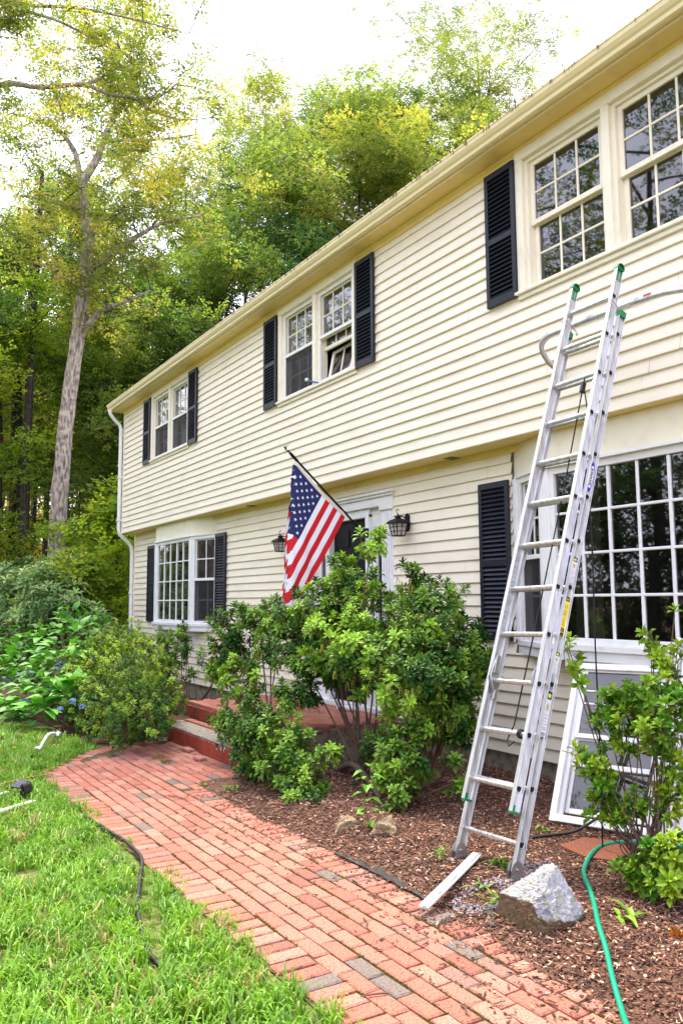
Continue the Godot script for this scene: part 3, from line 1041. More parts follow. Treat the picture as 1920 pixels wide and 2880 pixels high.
func make_ground() -> void:
	rng.seed = 510
	var b := Mb.new()
	# one sheet of woodland floor out to the horizon; it climbs gently behind the house
	var xs := [-160, -110, -80, -60, -45, -35, -28, -22, -17, -10, 0, 12, 30, 60, 110]
	var zs := [-130, -90, -60, -40, -28, -20, -14, -9, 0, 6, 14, 25, 45, 90]
	var hgt := func(x: float, z: float) -> float: return -0.05 + maxf(0.0, -x - 22.0) * 0.05 + maxf(0.0, -z - 12.0) * 0.03
	for i in xs.size() - 1:
		for j in zs.size() - 1:
			var q := []
			for k in [[i, j], [i + 1, j], [i + 1, j + 1], [i, j + 1]]:
				q.append(Vector3(xs[k[0]], hgt.call(xs[k[0]], zs[k[1]]), zs[k[1]]))
			b.quad(q[0], q[1], q[2], q[3], Vector3.UP)
	ground("forest_floor", b, M.litter)
	b = Mb.new()
	b.prism([Vector2(-21, 2.4), Vector2(-14, 2.2), Vector2(-9.3, 2.0), Vector2(-8.3, 3.0), Vector2(1.5, 3.0), Vector2(9, 3.0), Vector2(9, 18), Vector2(-21, 18)], -0.2, -0.022)
	ground("lawn", b, M.turf)
	b = Mb.new()
	var nx := 66
	var nz := 30
	for i in nx:
		for j in nz:
			var q := []
			for k in [[i, j], [i + 1, j], [i + 1, j + 1], [i, j + 1]]:
				var x: float = lerpf(-7.08, 1.5, float(k[0]) / nx)
				var z: float = lerpf(LOW, bed_edge(x) + 0.02, float(k[1]) / nz)
				q.append(Vector3(x, mulch_y(x, z) - 0.006, z))
			b.quad(q[0], q[1], q[2], q[3], Vector3.UP)
	ground("mulch_bed", b, M.mulch)
	b = Mb.new()
	b.prism([Vector2(-16.6, -0.3), Vector2(-9.75, -0.3), Vector2(-9.6, 1.5), Vector2(-9.45, 1.95), Vector2(-9.7, 2.3), Vector2(-14, 2.6), Vector2(-18, 2.4), Vector2(-18, -0.3)], -0.1, -0.004)
	ground("planting_bed", b, M.mulch)
	# shredded bark lying on the bed and spilling over the bricks
	for kind in 2:
		var c := Mb.new()
		c.cbox(-0.5, 0.5, -0.5, 0.5, -0.5, 0.5, 0.18)
		var places := []
		var tints := []
		for i in 40000:
			var x := rnd(-7.0, -1.2)
			var z := rnd(LOW, 2.75)
			var over := z - bed_edge(x)
			if over > 0 and rnd(0, 1) > 0.30 * exp(-over * (8.0 if x < -3.6 else 5.5)):
				continue
			if x < -6.6 and z > 1.6:
				if rnd(0, 1) > 0.1:
					continue
			var l := rnd(0.010, 0.045) if kind == 0 else rnd(0.007, 0.022)
			var sc := Vector3(l, rnd(0.002, 0.005), rnd(0.004, 0.010)) if kind == 0 else Vector3(l, rnd(0.002, 0.004), l * rnd(0.3, 0.8))
			var y := (mulch_y(x, z) if over < 0 else 0.002) + rnd(0.0, 0.008)
			places.append(Transform3D(Basis.from_euler(Vector3(rnd(-0.35, 0.35), rnd(0, TAU), rnd(-0.35, 0.35))) * Basis.from_scale(sc), Vector3(x, y, z)))
			var pale := rnd(0, 1)
			var t := Color(0.085, 0.037, 0.023).lerp(Color(0.33, 0.15, 0.088), pale * pale)
			if rnd(0, 1) < 0.11:
				t = Color(0.48, 0.33, 0.24)
			if rnd(0, 1) < 0.25:
				t = Color(0.05, 0.024, 0.017)
			tints.append(t)
		var o := swarm(self, "bark_mulch", c.mesh(M.chip), places, tints)
		tag(o, "loose reddish brown bark mulch on the bed below the ladder" if kind == 0 else "broad flakes of bark lying among the mulch and on the bricks", "mulch")

# ------------------------------------------------------------------ trees
const PALETTES := [
	[Color(0.09, 0.17, 0.03), Color(0.25, 0.36, 0.07), Color(0.52, 0.54, 0.12)],
	[Color(0.13, 0.21, 0.035), Color(0.36, 0.43, 0.08), Color(0.66, 0.58, 0.12)],
	[Color(0.04, 0.11, 0.035), Color(0.13, 0.25, 0.07), Color(0.34, 0.44, 0.10)],
	[Color(0.13, 0.20, 0.04), Color(0.34, 0.40, 0.08), Color(0.68, 0.58, 0.12)],
	[Color(0.15, 0.28, 0.022), Color(0.34, 0.50, 0.04), Color(0.58, 0.62, 0.07)]]
var leaf_meshes := {}

func leaf_bunch(kind: String) -> ArrayMesh:
	# a spray of leaves the size of a forearm
	if leaf_meshes.has(kind):
		return leaf_meshes[kind]
	var b := Mb.new()
	for k in 5:
		# flat sprays: twiglets that reach outwards, with leaves set along them
		var an := TAU * k / 5 + rnd(-0.4, 0.4)
		var d := Vector3(cos(an), rnd(-0.15, 0.35), sin(an)).normalized()
		var reach := rnd(0.26, 0.42)
		b.col = Color(0.35, 0.25, 0.5)
		b.tube([Vector3(), d * reach * 0.6 + Vector3(0, 0.02, 0), d * reach], [0.006, 0.003, 0.002], 3, false)
		b.col = Color.WHITE * rnd(0.85, 1.1)
		for i in 5:
			var p := d * reach * (0.3 + 0.175 * i) + Vector3(0, rnd(-0.02, 0.02), 0)
			var a2 := an + (1.0 if i % 2 else -1.0) * rnd(0.4, 1.2)
			var ld := Vector3(cos(a2), rnd(-0.45, 0.25), sin(a2)).normalized()
			var l := rnd(0.085, 0.14) if kind == "oak" else rnd(0.08, 0.125)
			b.rhomb(p, ld, (Vector3.UP + unit() * 0.55).normalized(), l, l * (0.52 if kind == "oak" else 0.8))
	leaf_meshes[kind] = b.mesh(M.tree_leaf)
	return leaf_meshes[kind]

func crown(parent: Node3D, blobs: Array, dens: float, kind: String, pal: Array, yellow := 0.35, size := 1.0) -> void:
	var places := []
	var tints := []
	for q in blobs:
		var ce: Vector3 = q[0]
		var r: float = q[1]
		var tone := rnd(-0.25, 0.25)
		for i in int(dens * r * r):
			var p := ce + unit() * r * pow(rnd(0, 1), 0.42) * Vector3(1, 0.72, 1)
			places.append(Transform3D(aim((unit() * 0.8 + Vector3(0, 1.0, 0)).normalized(), rnd(0, TAU)).scaled(Vector3.ONE * size * rnd(0.75, 1.3)), p))
			var t := 0.6 * rnd(0, 1) + 0.2 + tone + 0.45 * noise.get_noise_3dv(p * 1.5)
			var c: Color = pal[0].lerp(pal[1], clampf(t * 1.3, 0, 1))
			if t > 1.0 - yellow:
				c = pal[1].lerp(pal[2], clampf((t - 1.0 + yellow) / yellow, 0, 1))
			tints.append(c)
	swarm(parent, "crown", leaf_bunch(kind), places, tints)

func limb(parent: Node3D, pts: Array, r0: float, r1: float, m: Material, called := "limb", sides := 7) -> Array:
	var c := curve(pts, 4)
	var radii := []
	for i in c.size():
		radii.append(lerpf(r0, r1, float(i) / (c.size() - 1)))
	var b := Mb.new()
	b.tube(c, radii, sides)
	part(parent, called, b, m)
	return c

func tree(label: String, x: float, z: float, h: float, r: float, pal: int, dens := 34.0, group := "", kind := "maple", clear := 0.42, called := "tree") -> Node3D:
	var y0 := maxf(0.0, -x - 22.0) * 0.05 + maxf(0.0, -z - 12.0) * 0.03 - 0.1
	var t := thing(called, label, "tree", Vector3(x, y0, z), group)
	var base := Vector3(x, y0, z)
	rng.seed = int(absf(x) * 1310.0 + absf(z) * 977.0 + h)
	var lean := Vector3(rnd(-0.05, 0.05), 0, rnd(-0.05, 0.05)) * h
	var pts := []
	var top := h - y0 - r * 0.35
	for i in 6:
		var u := i / 5.0
		pts.append(base + Vector3(0, top * u, 0) + lean * u * u + Vector3(rnd(-0.12, 0.12), 0, rnd(-0.12, 0.12)) * u * 2)
	var tr := clampf(h * 0.0095, 0.05, 0.24)
	var spine := limb(t, pts, tr, 0.03, M.dark_bark, "trunk", 8)
	var blobs := [[spine[-1], r * 0.42], [spine[-1] + Vector3(r * 0.3, -r * 0.2, 0), r * 0.36], [spine[-1] + Vector3(-r * 0.25, -r * 0.25, r * 0.2), r * 0.36]]
	var n := 15
	for i in n:
		var u := lerpf(clear, 0.97, (i + rnd(0, 0.8)) / n)
		var p: Vector3 = spine[int(u * (spine.size() - 1))]
		var an := i * 2.4 + rnd(-0.4, 0.4)
		var w := (u - clear) / (1 - clear)
		var reach := r * (0.58 + 0.6 * sin(PI * pow(w, 0.8))) * rnd(0.7, 1.1)
		var d := Vector3(cos(an), 0, sin(an))
		var e := p + d * reach + Vector3(0, reach * rnd(0.25, 0.7), 0)
		limb(t, [p, p + d * reach * 0.45 + Vector3(0, reach * 0.2, 0), e], tr * 0.4 * (1.1 - u * 0.6), 0.015, M.dark_bark)
		blobs.append([e, r * rnd(0.26, 0.40)])
		blobs.append([p.lerp(e, 0.6) + unit() * r * 0.2, r * rnd(0.22, 0.34)])
		blobs.append([e + unit() * r * 0.35, r * rnd(0.16, 0.26)])
	crown(t, blobs, dens, kind, PALETTES[pal])
	return t

func radii_of(line: Array, given: Array) -> Array:
	var out := []
	for i in line.size():
		var f := float(i) / (line.size() - 1) * (given.size() - 1)
		out.append(lerpf(given[int(f)], given[mini(int(f) + 1, given.size() - 1)], f - int(f)))
	return out

func oak_tree() -> void:
	rng.seed = 530
	var t := thing("oak_tree", "tall oak with a bare grey trunk left of the house", "tree", Vector3(-22.9, 0, -0.1))
	var trunk := [Vector3(-22.95, -0.1, -0.1), Vector3(-22.87, 2.16, -0.1), Vector3(-22.64, 4.0, -0.09), Vector3(-22.38, 5.93, -0.11), Vector3(-22.06, 7.86, -0.21), Vector3(-21.84, 9.13, -0.29), Vector3(-21.59, 10.73, -0.36), Vector3(-21.46, 11.44, -0.42), Vector3(-21.47, 12.32, -0.22), Vector3(-21.42, 13.09, -0.13)]
	var c := curve(trunk, 4)
	var radii := []
	for i in c.size():
		radii.append(lerpf(0.245, 0.115, pow(float(i) / (c.size() - 1), 1.2)) + (0.05 if i < 2 else 0.0))
	var b := Mb.new()
	b.tube(curve(c, 3), radii_of(curve(c, 3), radii), 22)
	for i in b.v.size():
		# ridges, swellings and old branch scars
		var q := b.v[i]
		b.v[i] = q + b.n[i] * (0.030 * noise.get_noise_3d(q.x * 14.0, q.y * 2.0, q.z * 14.0) + 0.022 * noise.get_noise_3d(q.x * 4.0, q.y * 4.0, q.z * 4.0))
	part(t, "trunk", b, M.oak_bark)
	var limbs := [
		[[Vector3(-21.42, 13.05, -0.12), Vector3(-21.43, 13.74, 0.02), Vector3(-21.49, 14.1, 0.19), Vector3(-21.62, 14.46, 0.47), Vector3(-21.85, 14.7, 0.89), Vector3(-22.24, 14.94, 1.56)], 0.09],
		[[Vector3(-21.42, 13.05, -0.13), Vector3(-21.17, 13.62, -0.43), Vector3(-20.98, 14.21, -0.6), Vector3(-20.8, 14.8, -0.77), Vector3(-20.65, 15.1, -0.96), Vector3(-20.35, 15.51, -1.34)], 0.125],
		[[Vector3(-20.8, 14.8, -0.77), Vector3(-20.71, 15.39, -0.79), Vector3(-20.69, 16.04, -0.68), Vector3(-20.69, 16.58, -0.58)], 0.05],
		[[Vector3(-20.96, 14.18, -0.65), Vector3(-20.61, 14.18, -1.21), Vector3(-20.17, 14.2, -1.91), Vector3(-19.65, 14.32, -2.71)], 0.055],
		[[Vector3(-21.49, 12.32, -0.19), Vector3(-21.72, 12.45, 0.21), Vector3(-21.93, 12.6, 0.57), Vector3(-22.39, 12.69, 1.34)], 0.085],
		[[Vector3(-21.38, 11.6, -0.45), Vector3(-21.13, 12.08, -0.82), Vector3(-20.9, 12.44, -1.1)], 0.06],
		[[Vector3(-21.6, 10.61, -0.36), Vector3(-21.34, 10.9, -0.73), Vector3(-21.01, 11.31, -1.16), Vector3(-20.73, 11.6, -1.55), Vector3(-20.32, 11.96, -2.13), Vector3(-19.77, 12.13, -2.98)], 0.12],
		[[Vector3(-21.7, 10.2, -0.3), Vector3(-21.98, 10.49, 0.21), Vector3(-22.11, 10.73, 0.47), Vector3(-22.35, 10.91, 0.89)], 0.10],
		[[Vector3(-21.82, 8.8, -0.3), Vector3(-21.58, 9.42, -0.66), Vector3(-21.36, 9.66, -0.95), Vector3(-21.13, 9.77, -1.29), Vector3(-20.7, 10.1, -1.9)], 0.11]]
	var blobs := []
	for l in limbs:
		var pc := limb(t, l[0], l[1], 0.022, M.oak_bark, "limb", 8)
		var n := pc.size()
		for k in 7:
			var p: Vector3 = pc[int(lerpf(0.45, 1.0, k / 6.0) * (n - 1))]
			var off := unit() * rnd(0.5, 1.5) + Vector3(0, 0.25, 0)
			limb(t, [p, p + off * 0.5 + Vector3(0, 0.1, 0), p + off], 0.016, 0.006, M.dark_bark, "twig", 5)
			blobs.append([p + off, rnd(0.42, 0.75)])
	for k in 26:
		# sprays nearer the trunk fork, over the gap right of it
		blobs.append([Vector3(rnd(-22.4, -19.2), rnd(9.5, 14.5), rnd(-3.6, 0.6)), rnd(0.35, 0.6)])
	for k in 44:
		# sprays between the limbs, out to the right-hand edge of the crown
		var p := Vector3(rnd(-23.2, -18.6), rnd(11.0, 18.0), rnd(-4.6, 1.6))
		blobs.append([p, rnd(0.4, 0.75)])
	crown(t, blobs, 24.0, "oak", PALETTES[3], 0.40, 0.95)

func near_oak() -> void:
	rng.seed = 540
	var t := thing("oak_tree", "oak reaching in from the left edge with long level limbs", "tree", Vector3(-15.9, 0, 4.6))
	limb(t, [Vector3(-15.9, -0.1, 4.6), Vector3(-15.9, 5, 4.5), Vector3(-15.85, 9.5, 4.2), Vector3(-15.7, 13, 3.9), Vector3(-15.5, 16, 3.6)], 0.30, 0.06, M.oak_bark, "trunk", 12)
	var limbs := [
		[[Vector3(-15.82, 10.6, 4.1), Vector3(-15.24, 11.23, 2.87), Vector3(-14.86, 11.18, 2.25), Vector3(-14.42, 11.22, 1.56), Vector3(-14.18, 11.04, 1.14), Vector3(-13.93, 10.95, 0.72), Vector3(-13.78, 10.72, 0.44), Vector3(-13.5, 10.56, -0.05), Vector3(-13.24, 10.6, -0.47)], 0.062],
		[[Vector3(-14.38, 11.22, 1.49), Vector3(-14.19, 11.38, 1.23), Vector3(-14.05, 11.54, 1.03), Vector3(-13.77, 11.73, 0.63)], 0.035],
		[[Vector3(-15.7, 12.4, 3.95), Vector3(-15.09, 12.76, 2.95), Vector3(-14.75, 12.69, 2.4), Vector3(-14.35, 12.65, 1.74), Vector3(-14.0, 12.52, 1.15), Vector3(-13.63, 12.34, 0.52), Vector3(-13.28, 12.15, -0.07)], 0.05],
		[[Vector3(-15.80, 11.0, 4.05), Vector3(-15.14, 12.27, 2.93), Vector3(-14.98, 12.56, 2.74), Vector3(-14.8, 12.85, 2.5)], 0.055],
		[[Vector3(-13.93, 10.95, 0.72), Vector3(-13.67, 11.01, 0.31), Vector3(-13.47, 11.25, 0.05)], 0.035],
		[[Vector3(-14.89, 12.61, 2.6), Vector3(-14.58, 12.43, 2.08), Vector3(-14.33, 12.18, 1.62), Vector3(-14.14, 11.94, 1.26), Vector3(-13.98, 11.82, 0.98)], 0.035]]
	var blobs := []
	for l in limbs:
		var pc := limb(t, l[0], l[1], 0.007, M.oak_bark, "limb", 8)
		for k in 8:
			var p: Vector3 = pc[int(lerpf(0.3, 1.0, k / 7.0) * (pc.size() - 1))]
			var off := unit() * rnd(0.25, 0.8)
			limb(t, [p, p + off * 0.5 + Vector3(0, 0.06, 0), p + off], 0.011, 0.004, M.dark_bark, "twig", 5)
			blobs.append([p + off, rnd(0.25, 0.45)])
	for k in 46:
		blobs.append([Vector3(rnd(-15.2, -13.1), rnd(10.2, 14.2), rnd(-0.6, 3.2)), rnd(0.25, 0.5)])
	crown(t, blobs, 52.0, "oak", PALETTES[1], 0.45, 0.66)

func make_trees() -> void:
	oak_tree()
	near_oak()
	var spots := [[-31.1, -9.7, 22.5, 4.6, 0, "broad green tree behind the roof, above the middle pair of windows"], [-34.2, -14.2, 29.0, 4.2, 1, "tall thin-topped tree left of the treetop gap over the roof"], [-27.4, -6.1, 15.0, 3.0, 0, "rounded green tree right of the tall oak"], [-26.8, -9.0, 16.5, 2.8, 2, "dark green tree above the eave behind the middle windows"], [-27.8, -13.1, 22.0, 4.0, 1, "yellow-green tree in the middle of the row behind the roof"], [-29.9, -17.2, 28.3, 4.6, 0, "tall bushy green tree highest behind the middle of the roof"], [-26.3, -17.3, 24.5, 4.2, 1, "yellowing tree above the eave near the right-hand shutter"], [-31.4, -24.3, 37.5, 5.6, 3, "very tall sparse tree with sky showing through, behind the roof"], [-27.3, -23.4, 28.5, 4.0, 3, "yellow treetop furthest right along the roof"], [-23.2, -9.1, 13.5, 2.4, 2, "low dark green tree just above the gutter"], [-23.0, -11.3, 15.5, 2.4, 2, "dark tree with bare lower limbs close behind the gutter"], [-29.9, -5.8, 13.8, 2.8, 0, "green tree between the oak's trunk and the house corner"], [-24.1, -5.7, 11.2, 2.2, 2, "dark bushy tree close behind the far end of the gutter"], [-26.6, -3.6, 10.3, 2.3, 0, "small green tree beside the far corner of the house"], [-46.9, -3.3, 16.5, 3.4, 1, "yellow-green woodland tree left of the oak's trunk"], [-54.5, -6.3, 18.5, 4, 0, "tall green woodland tree behind the oak's trunk"], [-49.2, -7.1, 18.8, 3.6, 0, "green woodland tree just right of the oak's trunk"], [-42.4, -6.7, 18.1, 3.6, 0, "green woodland tree left of the house corner"], [-37.0, -6.0, 13.6, 2.6, 2, "dark woodland tree against the house corner"], [-35.7, -0.3, 14.5, 3.2, 1, "yellow-green tree at the left edge, behind the near limbs"], [-65.6, -7.4, 23.3, 4, 0, "far woodland tree with a thin dark trunk"], [-60.0, -8.9, 21.5, 4.2, 1, "far tall yellow-green woodland tree"], [-67.1, -12.7, 23.5, 4, 0, "farthest green woodland tree"], [-53.9, -3.4, 17.5, 4, 0, "dense green woodland tree at the left edge"], [-26.2, 1.4, 11.1, 2.2, 4, "bright yellow-green young maple at the left edge"]]
	for s in spots:
		var dens := 30.0
		if s[4] == 3:
			dens = 15.0
		if s[0] < -35:
			dens = 20.0
		tree(s[5], s[0], s[1], s[2] * (1.0 if s[0] > -35 else 0.86), s[3] * (1.25 if s[0] > -40 else 1.1), s[4], dens, "trees of the wood behind the house", "oak" if s[4] == 3 else "maple", 0.27 if s[0] > -35 else 0.55, "woodland_tree")
	# saplings and undergrowth by the far corner
	for s in [[-19.6, -0.9, 4.3, 1.25, 4, "bright green sapling at the far corner of the house"], [-20.6, -1.9, 5.6, 1.2, 4, "tall bright sapling behind the lower one at the house corner"], [-18.7, 0.1, 2.9, 1.0, 4, "low bright sapling right of the oak's trunk"], [-31.5, 1.0, 5.4, 1.7, 0, "sapling behind the rhododendron"], [-30.5, -4.4, 7.5, 1.8, 4, "slender sapling in the gap between wood and house"]]:
		tree(s[5], s[0], s[1], s[2], s[3], s[4], 60.0, "saplings at the edge of the wood", "maple", 0.15, "sapling")
	# bare dark trunks standing deep in the wood
	rng.seed = 550
	for i in 40:
		var d := rnd(25, 55)
		var an := rnd(0.0, 0.27)
		var x := -d * cos(an) + 0.0
		var z := 4.95 - d * sin(an) - 1.0
		var y0 := maxf(0.0, -x - 22.0) * 0.05 - 0.2
		var t := thing("tree_trunk", "thin dark trunk standing deep in the wood left of the house", "tree", Vector3(x, y0, z), "bare trunks deep in the wood")
		limb(t, [Vector3(x, y0, z), Vector3(x + rnd(-0.3, 0.3), y0 + 7, z + rnd(-0.3, 0.3)), Vector3(x + rnd(-0.6, 0.6), y0 + 15, z + rnd(-0.6, 0.6))], rnd(0.12, 0.22), 0.06, M.dark_bark, "trunk", 6)
		var blobs := []
		for k in 5:
			blobs.append([Vector3(x, y0 + rnd(9, 17), z) + unit() * 1.6, rnd(0.9, 1.6)])
		crown(t, blobs, 22.0, "maple", PALETTES[[0, 1, 2, 4][i % 4]])
	# the far wood as one mass, and its undergrowth
	var places := []
	var tints := []
	for i in 3800:
		var d := rnd(62, 105)
		var an := rnd(-0.12, 0.95)
		var y := rnd(0, 1) * rnd(0, 1) * 17.0
		var x := -d * cos(an)
		var z := 4.95 - d * sin(an)
		if an > 0.35:
			y *= 0.9
		places.append(Transform3D(aim(unit(), rnd(0, TAU)).scaled(Vector3.ONE * rnd(2.5, 5.0)), Vector3(x, y + maxf(0.0, -x - 22.0) * 0.05, z)))
		tints.append((Color(0.015, 0.04, 0.012)).lerp(Color(0.85, 0.75, 0.10), pow(rnd(0, 1), 1.7)))  # deep shade and backlit gaps of the wood are put into these tints
	tag(swarm(self, "far_wood", leaf_bunch("maple"), places, tints), "mass of green foliage deep in the wood beyond the trunks", "wood")
	rng.seed = 551
	places = []
	tints = []
	for i in 900:
		var d := rnd(30, 60)
		var an := rnd(-0.10, 0.34)
		var x := -d * cos(an)
		var z := 4.95 - d * sin(an)
		places.append(Transform3D(aim(unit(), rnd(0, TAU)).scaled(Vector3.ONE * rnd(0.8, 1.8)), Vector3(x, rnd(0.0, 1.4) * rnd(0.3, 1.0) + maxf(0.0, -x - 22.0) * 0.05, z)))
		tints.append((Color(0.014, 0.04, 0.010)).lerp(PALETTES[4][1], pow(rnd(0, 1), 2.0)))
	tag(swarm(self, "undergrowth", leaf_bunch("maple"), places, tints), "low green undergrowth along the edge of the wood", "undergrowth")
	# the garden's other side, which the windows mirror
	for s in [[-9.5, 14.5, 17, 3.8, 0, "garden tree across the lawn opposite the door"], [-14.0, 13.5, 19, 4.2, 2, "dark garden tree mirrored in the right-hand bay"], [-19.0, 14.5, 21, 4.4, 0, "tall garden tree mirrored in the right-hand upper windows"], [-24.5, 13.0, 20, 4.2, 1, "yellow-green garden tree across the lawn"], [-30.0, 15.0, 22, 4.6, 0, "garden tree mirrored in the middle upper windows"], [-36.5, 13.0, 21, 4.4, 2, "dark garden tree far along the lawn's edge"], [-43.0, 15.0, 22, 4.6, 0, "garden tree at the lawn's far end"], [-51.0, 13.5, 23, 4.8, 1, "garden tree mirrored in the far upper windows"], [-4.0, 16.5, 16, 3.6, 2, "garden tree behind the viewer"], [2.5, 15.5, 15, 3.4, 0, "garden tree behind the viewer on the right"]]:
		tree(s[5], s[0], s[1], s[2], s[3], s[4], 12.0, "trees across the lawn", "maple", 0.16, "garden_tree")
	places = []
	tints = []
	for i in 9000:
		var x := rnd(-55, 10)
		places.append(Transform3D(aim(unit(), rnd(0, TAU)).scaled(Vector3.ONE * rnd(1.0, 1.8)), Vector3(x, pow(rnd(0.02, 1.0), 1.5) * (5.0 + 1.5 * sin(x * 0.7)), 15.5 + 1.6 * sin(x * 0.4) + rnd(-0.9, 0.9))))
		tints.append((PALETTES[2][0] as Color).lerp(PALETTES[0][1], rnd(0, 1)))
	tag(swarm(self, "hedge", leaf_bunch("maple"), places, tints), "green hedge across the lawn, seen only in the window panes", "hedge")

# ------------------------------------------------------------------ shrubs
const PIERIS_MIDDLE := [[-7.28, 1.35, 0.9, 0.55], [-6.94, 1.49, 0.8, 0.53], [-6.69, 1.61, 0.7, 0.49], [-6.25, 1.25, 1.1, 0.51], [-7.0, 1.14, 1.1, 0.49], [-6.05, 1.41, 0.8, 0.48], [-5.93, 1.54, 0.6, 0.39], [-5.98, 1.02, 1.1, 0.43], [-5.45, 1.11, 1.0, 0.44], [-6.5, 1.92, 0.9, 0.29], [-6.41, 1.75, 0.9, 0.3], [-5.99, 2.11, 0.9, 0.27], [-6.1, 1.77, 0.8, 0.23], [-6.81, 1.54, 1.0, 0.35], [-5.81, 1.24, 1.1, 0.4], [-6.64, 1.0, 1.0, 0.4]]
const PIERIS_RIGHT := [[-5.82, 1.82, 0.6, 0.25], [-5.76, 1.74, 0.5, 0.22], [-5.46, 1.53, 0.6, 0.46], [-5.51, 1.27, 0.8, 0.51], [-5.23, 1.25, 0.7, 0.44], [-5.31, 0.95, 1.1, 0.43], [-5.1, 1.01, 0.9, 0.45], [-5.24, 1.16, 0.5, 0.39], [-5.23, 1.3, 0.4, 0.27], [-5.01, 0.93, 0.7, 0.39], [-5.13, 0.71, 0.7, 0.37], [-5.32, 0.78, 0.9, 0.32], [-5.07, 0.58, 0.6, 0.26], [-5.3, 0.53, 0.7, 0.23], [-5.15, 1.07, 0.4, 0.27], [-5.21, 1.14, 0.9, 0.34]]
const PIERIS_LEFT := [[-8.17, 1.3, 1.2, 0.51], [-8.23, 1.03, 1.3, 0.47], [-7.84, 1.44, 1.1, 0.36], [-7.74, 1.5, 1.0, 0.3], [-7.6, 0.85, 1.4, 0.43], [-7.55, 1.13, 1.2, 0.22], [-7.34, 1.28, 1.1, 0.43], [-8.33, 0.86, 1.3, 0.31], [-7.34, 0.64, 1.4, 0.21]]
const PIERIS_LOW_LEFT := [[-6.93, 0.53, 1.6, 0.36], [-7.77, 0.42, 1.5, 0.27], [-7.2, 0.38, 1.6, 0.31], [-6.77, 0.74, 1.3, 0.3], [-6.61, 0.78, 1.2, 0.26], [-6.38, 0.47, 1.6, 0.37], [-6.6, 0.26, 1.7, 0.35], [-6.09, 0.37, 1.6, 0.33], [-6.26, 0.14, 1.75, 0.3], [-5.85, 0.08, 1.7, 0.34], [-5.61, 0.04, 1.7, 0.22], [-6.8, 0.15, 1.75, 0.22], [-5.78, 0.37, 1.5, 0.2], [-6.5, 0.43, 1.7, 0.34], [-6.09, 0.27, 1.75, 0.29], [-5.84, -0.02, 1.8, 0.23]]
const PIERIS_LOW_RIGHT := [[-5.43, 0.47, 1.2, 0.27], [-5.2, 0.55, 1.1, 0.26], [-5.17, 0.38, 1.25, 0.3], [-4.96, 0.38, 1.2, 0.21], [-5.17, 0.25, 1.3, 0.24], [-4.92, 0.2, 1.35, 0.18], [-5.64, 0.41, 1.2, 0.17], [-4.97, 0.09, 1.4, 0.16], [-5.15, 0.62, 1.0, 0.2]]
const PIERIS_SMALL := [[-4.86, 0.26, 0.9, 0.16], [-4.9, 0.41, 0.9, 0.14]]
const WALL_SHRUB := [[-12.04, 0.78, 0.45, 0.44], [-11.79, 1.13, 0.45, 0.32], [-11.76, 1.25, 0.45, 0.19], [-11.58, 0.99, 0.45, 0.32], [-12.38, 0.56, 0.45, 0.39], [-12.55, 1.0, 0.45, 0.31], [-12.47, 0.83, 0.45, 0.34], [-12.78, 1.1, 0.45, 0.23], [-11.35, 0.59, 0.45, 0.21], [-11.63, 0.47, 0.45, 0.19]]
const ROUND_SHRUB := [[-12.11, 1.03, 1.3, 0.59], [-11.74, 1.01, 1.2, 0.52], [-12.23, 0.95, 1.5, 0.53], [-11.06, 0.87, 1.3, 0.54], [-11.54, 0.74, 1.6, 0.7], [-10.99, 0.77, 1.5, 0.68], [-11.95, 0.61, 1.8, 0.67], [-10.92, 0.55, 1.9, 0.66], [-10.27, 0.57, 1.8, 0.68], [-10.31, 0.67, 1.5, 0.6], [-10.4, 0.7, 1.3, 0.42], [-12.66, 0.47, 1.8, 0.49], [-11.66, 0.36, 2.0, 0.6], [-10.47, 0.34, 2.1, 0.63], [-9.52, 0.42, 2.1, 0.62], [-9.33, 0.5, 1.9, 0.62], [-9.53, 0.57, 1.6, 0.51], [-9.75, 0.5, 1.4, 0.35], [-10.52, 0.14, 2.2, 0.49], [-9.67, 0.19, 2.2, 0.5], [-8.82, 0.31, 2.2, 0.5], [-8.74, 0.37, 2.0, 0.5], [-9.02, 0.41, 1.7, 0.41], [-8.47, 0.29, 2.0, 0.3], [-12.59, 1.02, 1.5, 0.33], [-11.98, 1.13, 1.2, 0.24], [-11.17, 1.03, 1.2, 0.25], [-12.27, 1.08, 1.4, 0.27]]
const HYDRANGEA := [[-14.27, 1.05, 1.5, 0.73], [-13.91, 1.08, 1.3, 0.66], [-14.19, 0.88, 1.8, 0.78], [-12.48, 0.82, 1.9, 0.74], [-14.7, 0.75, 2.0, 0.8], [-14.42, 0.52, 2.3, 0.71], [-12.97, 0.56, 2.2, 0.76], [-12.18, 0.57, 2.1, 0.67], [-14.1, 0.4, 2.5, 0.58], [-13.08, 0.33, 2.4, 0.76], [-11.49, 0.36, 2.4, 0.63], [-12.88, 0.18, 2.7, 0.58], [-11.79, 0.17, 2.6, 0.58], [-10.85, 0.32, 2.4, 0.41], [-11.03, 0.41, 2.2, 0.37], [-12.51, 0.02, 2.8, 0.3], [-12.53, 0.76, 1.7, 0.48], [-10.8, 0.21, 2.7, 0.31]]
const FLOWERS := [[-13.68, 0.46, 2.42, 0.16], [-13.25, 0.51, 2.35, 0.18], [-14.05, 0.66, 2.3, 0.09], [-12.74, 0.65, 2.02, 0.18], [-12.08, 0.23, 2.62, 0.15], [-10.58, 0.28, 2.5, 0.12], [-10.37, 0.4, 2.4, 0.11], [-13.72, 0.38, 2.6, 0.15], [-13.71, 0.49, 2.5, 0.11], [-10.26, 0.34, 2.3, 0.11]]
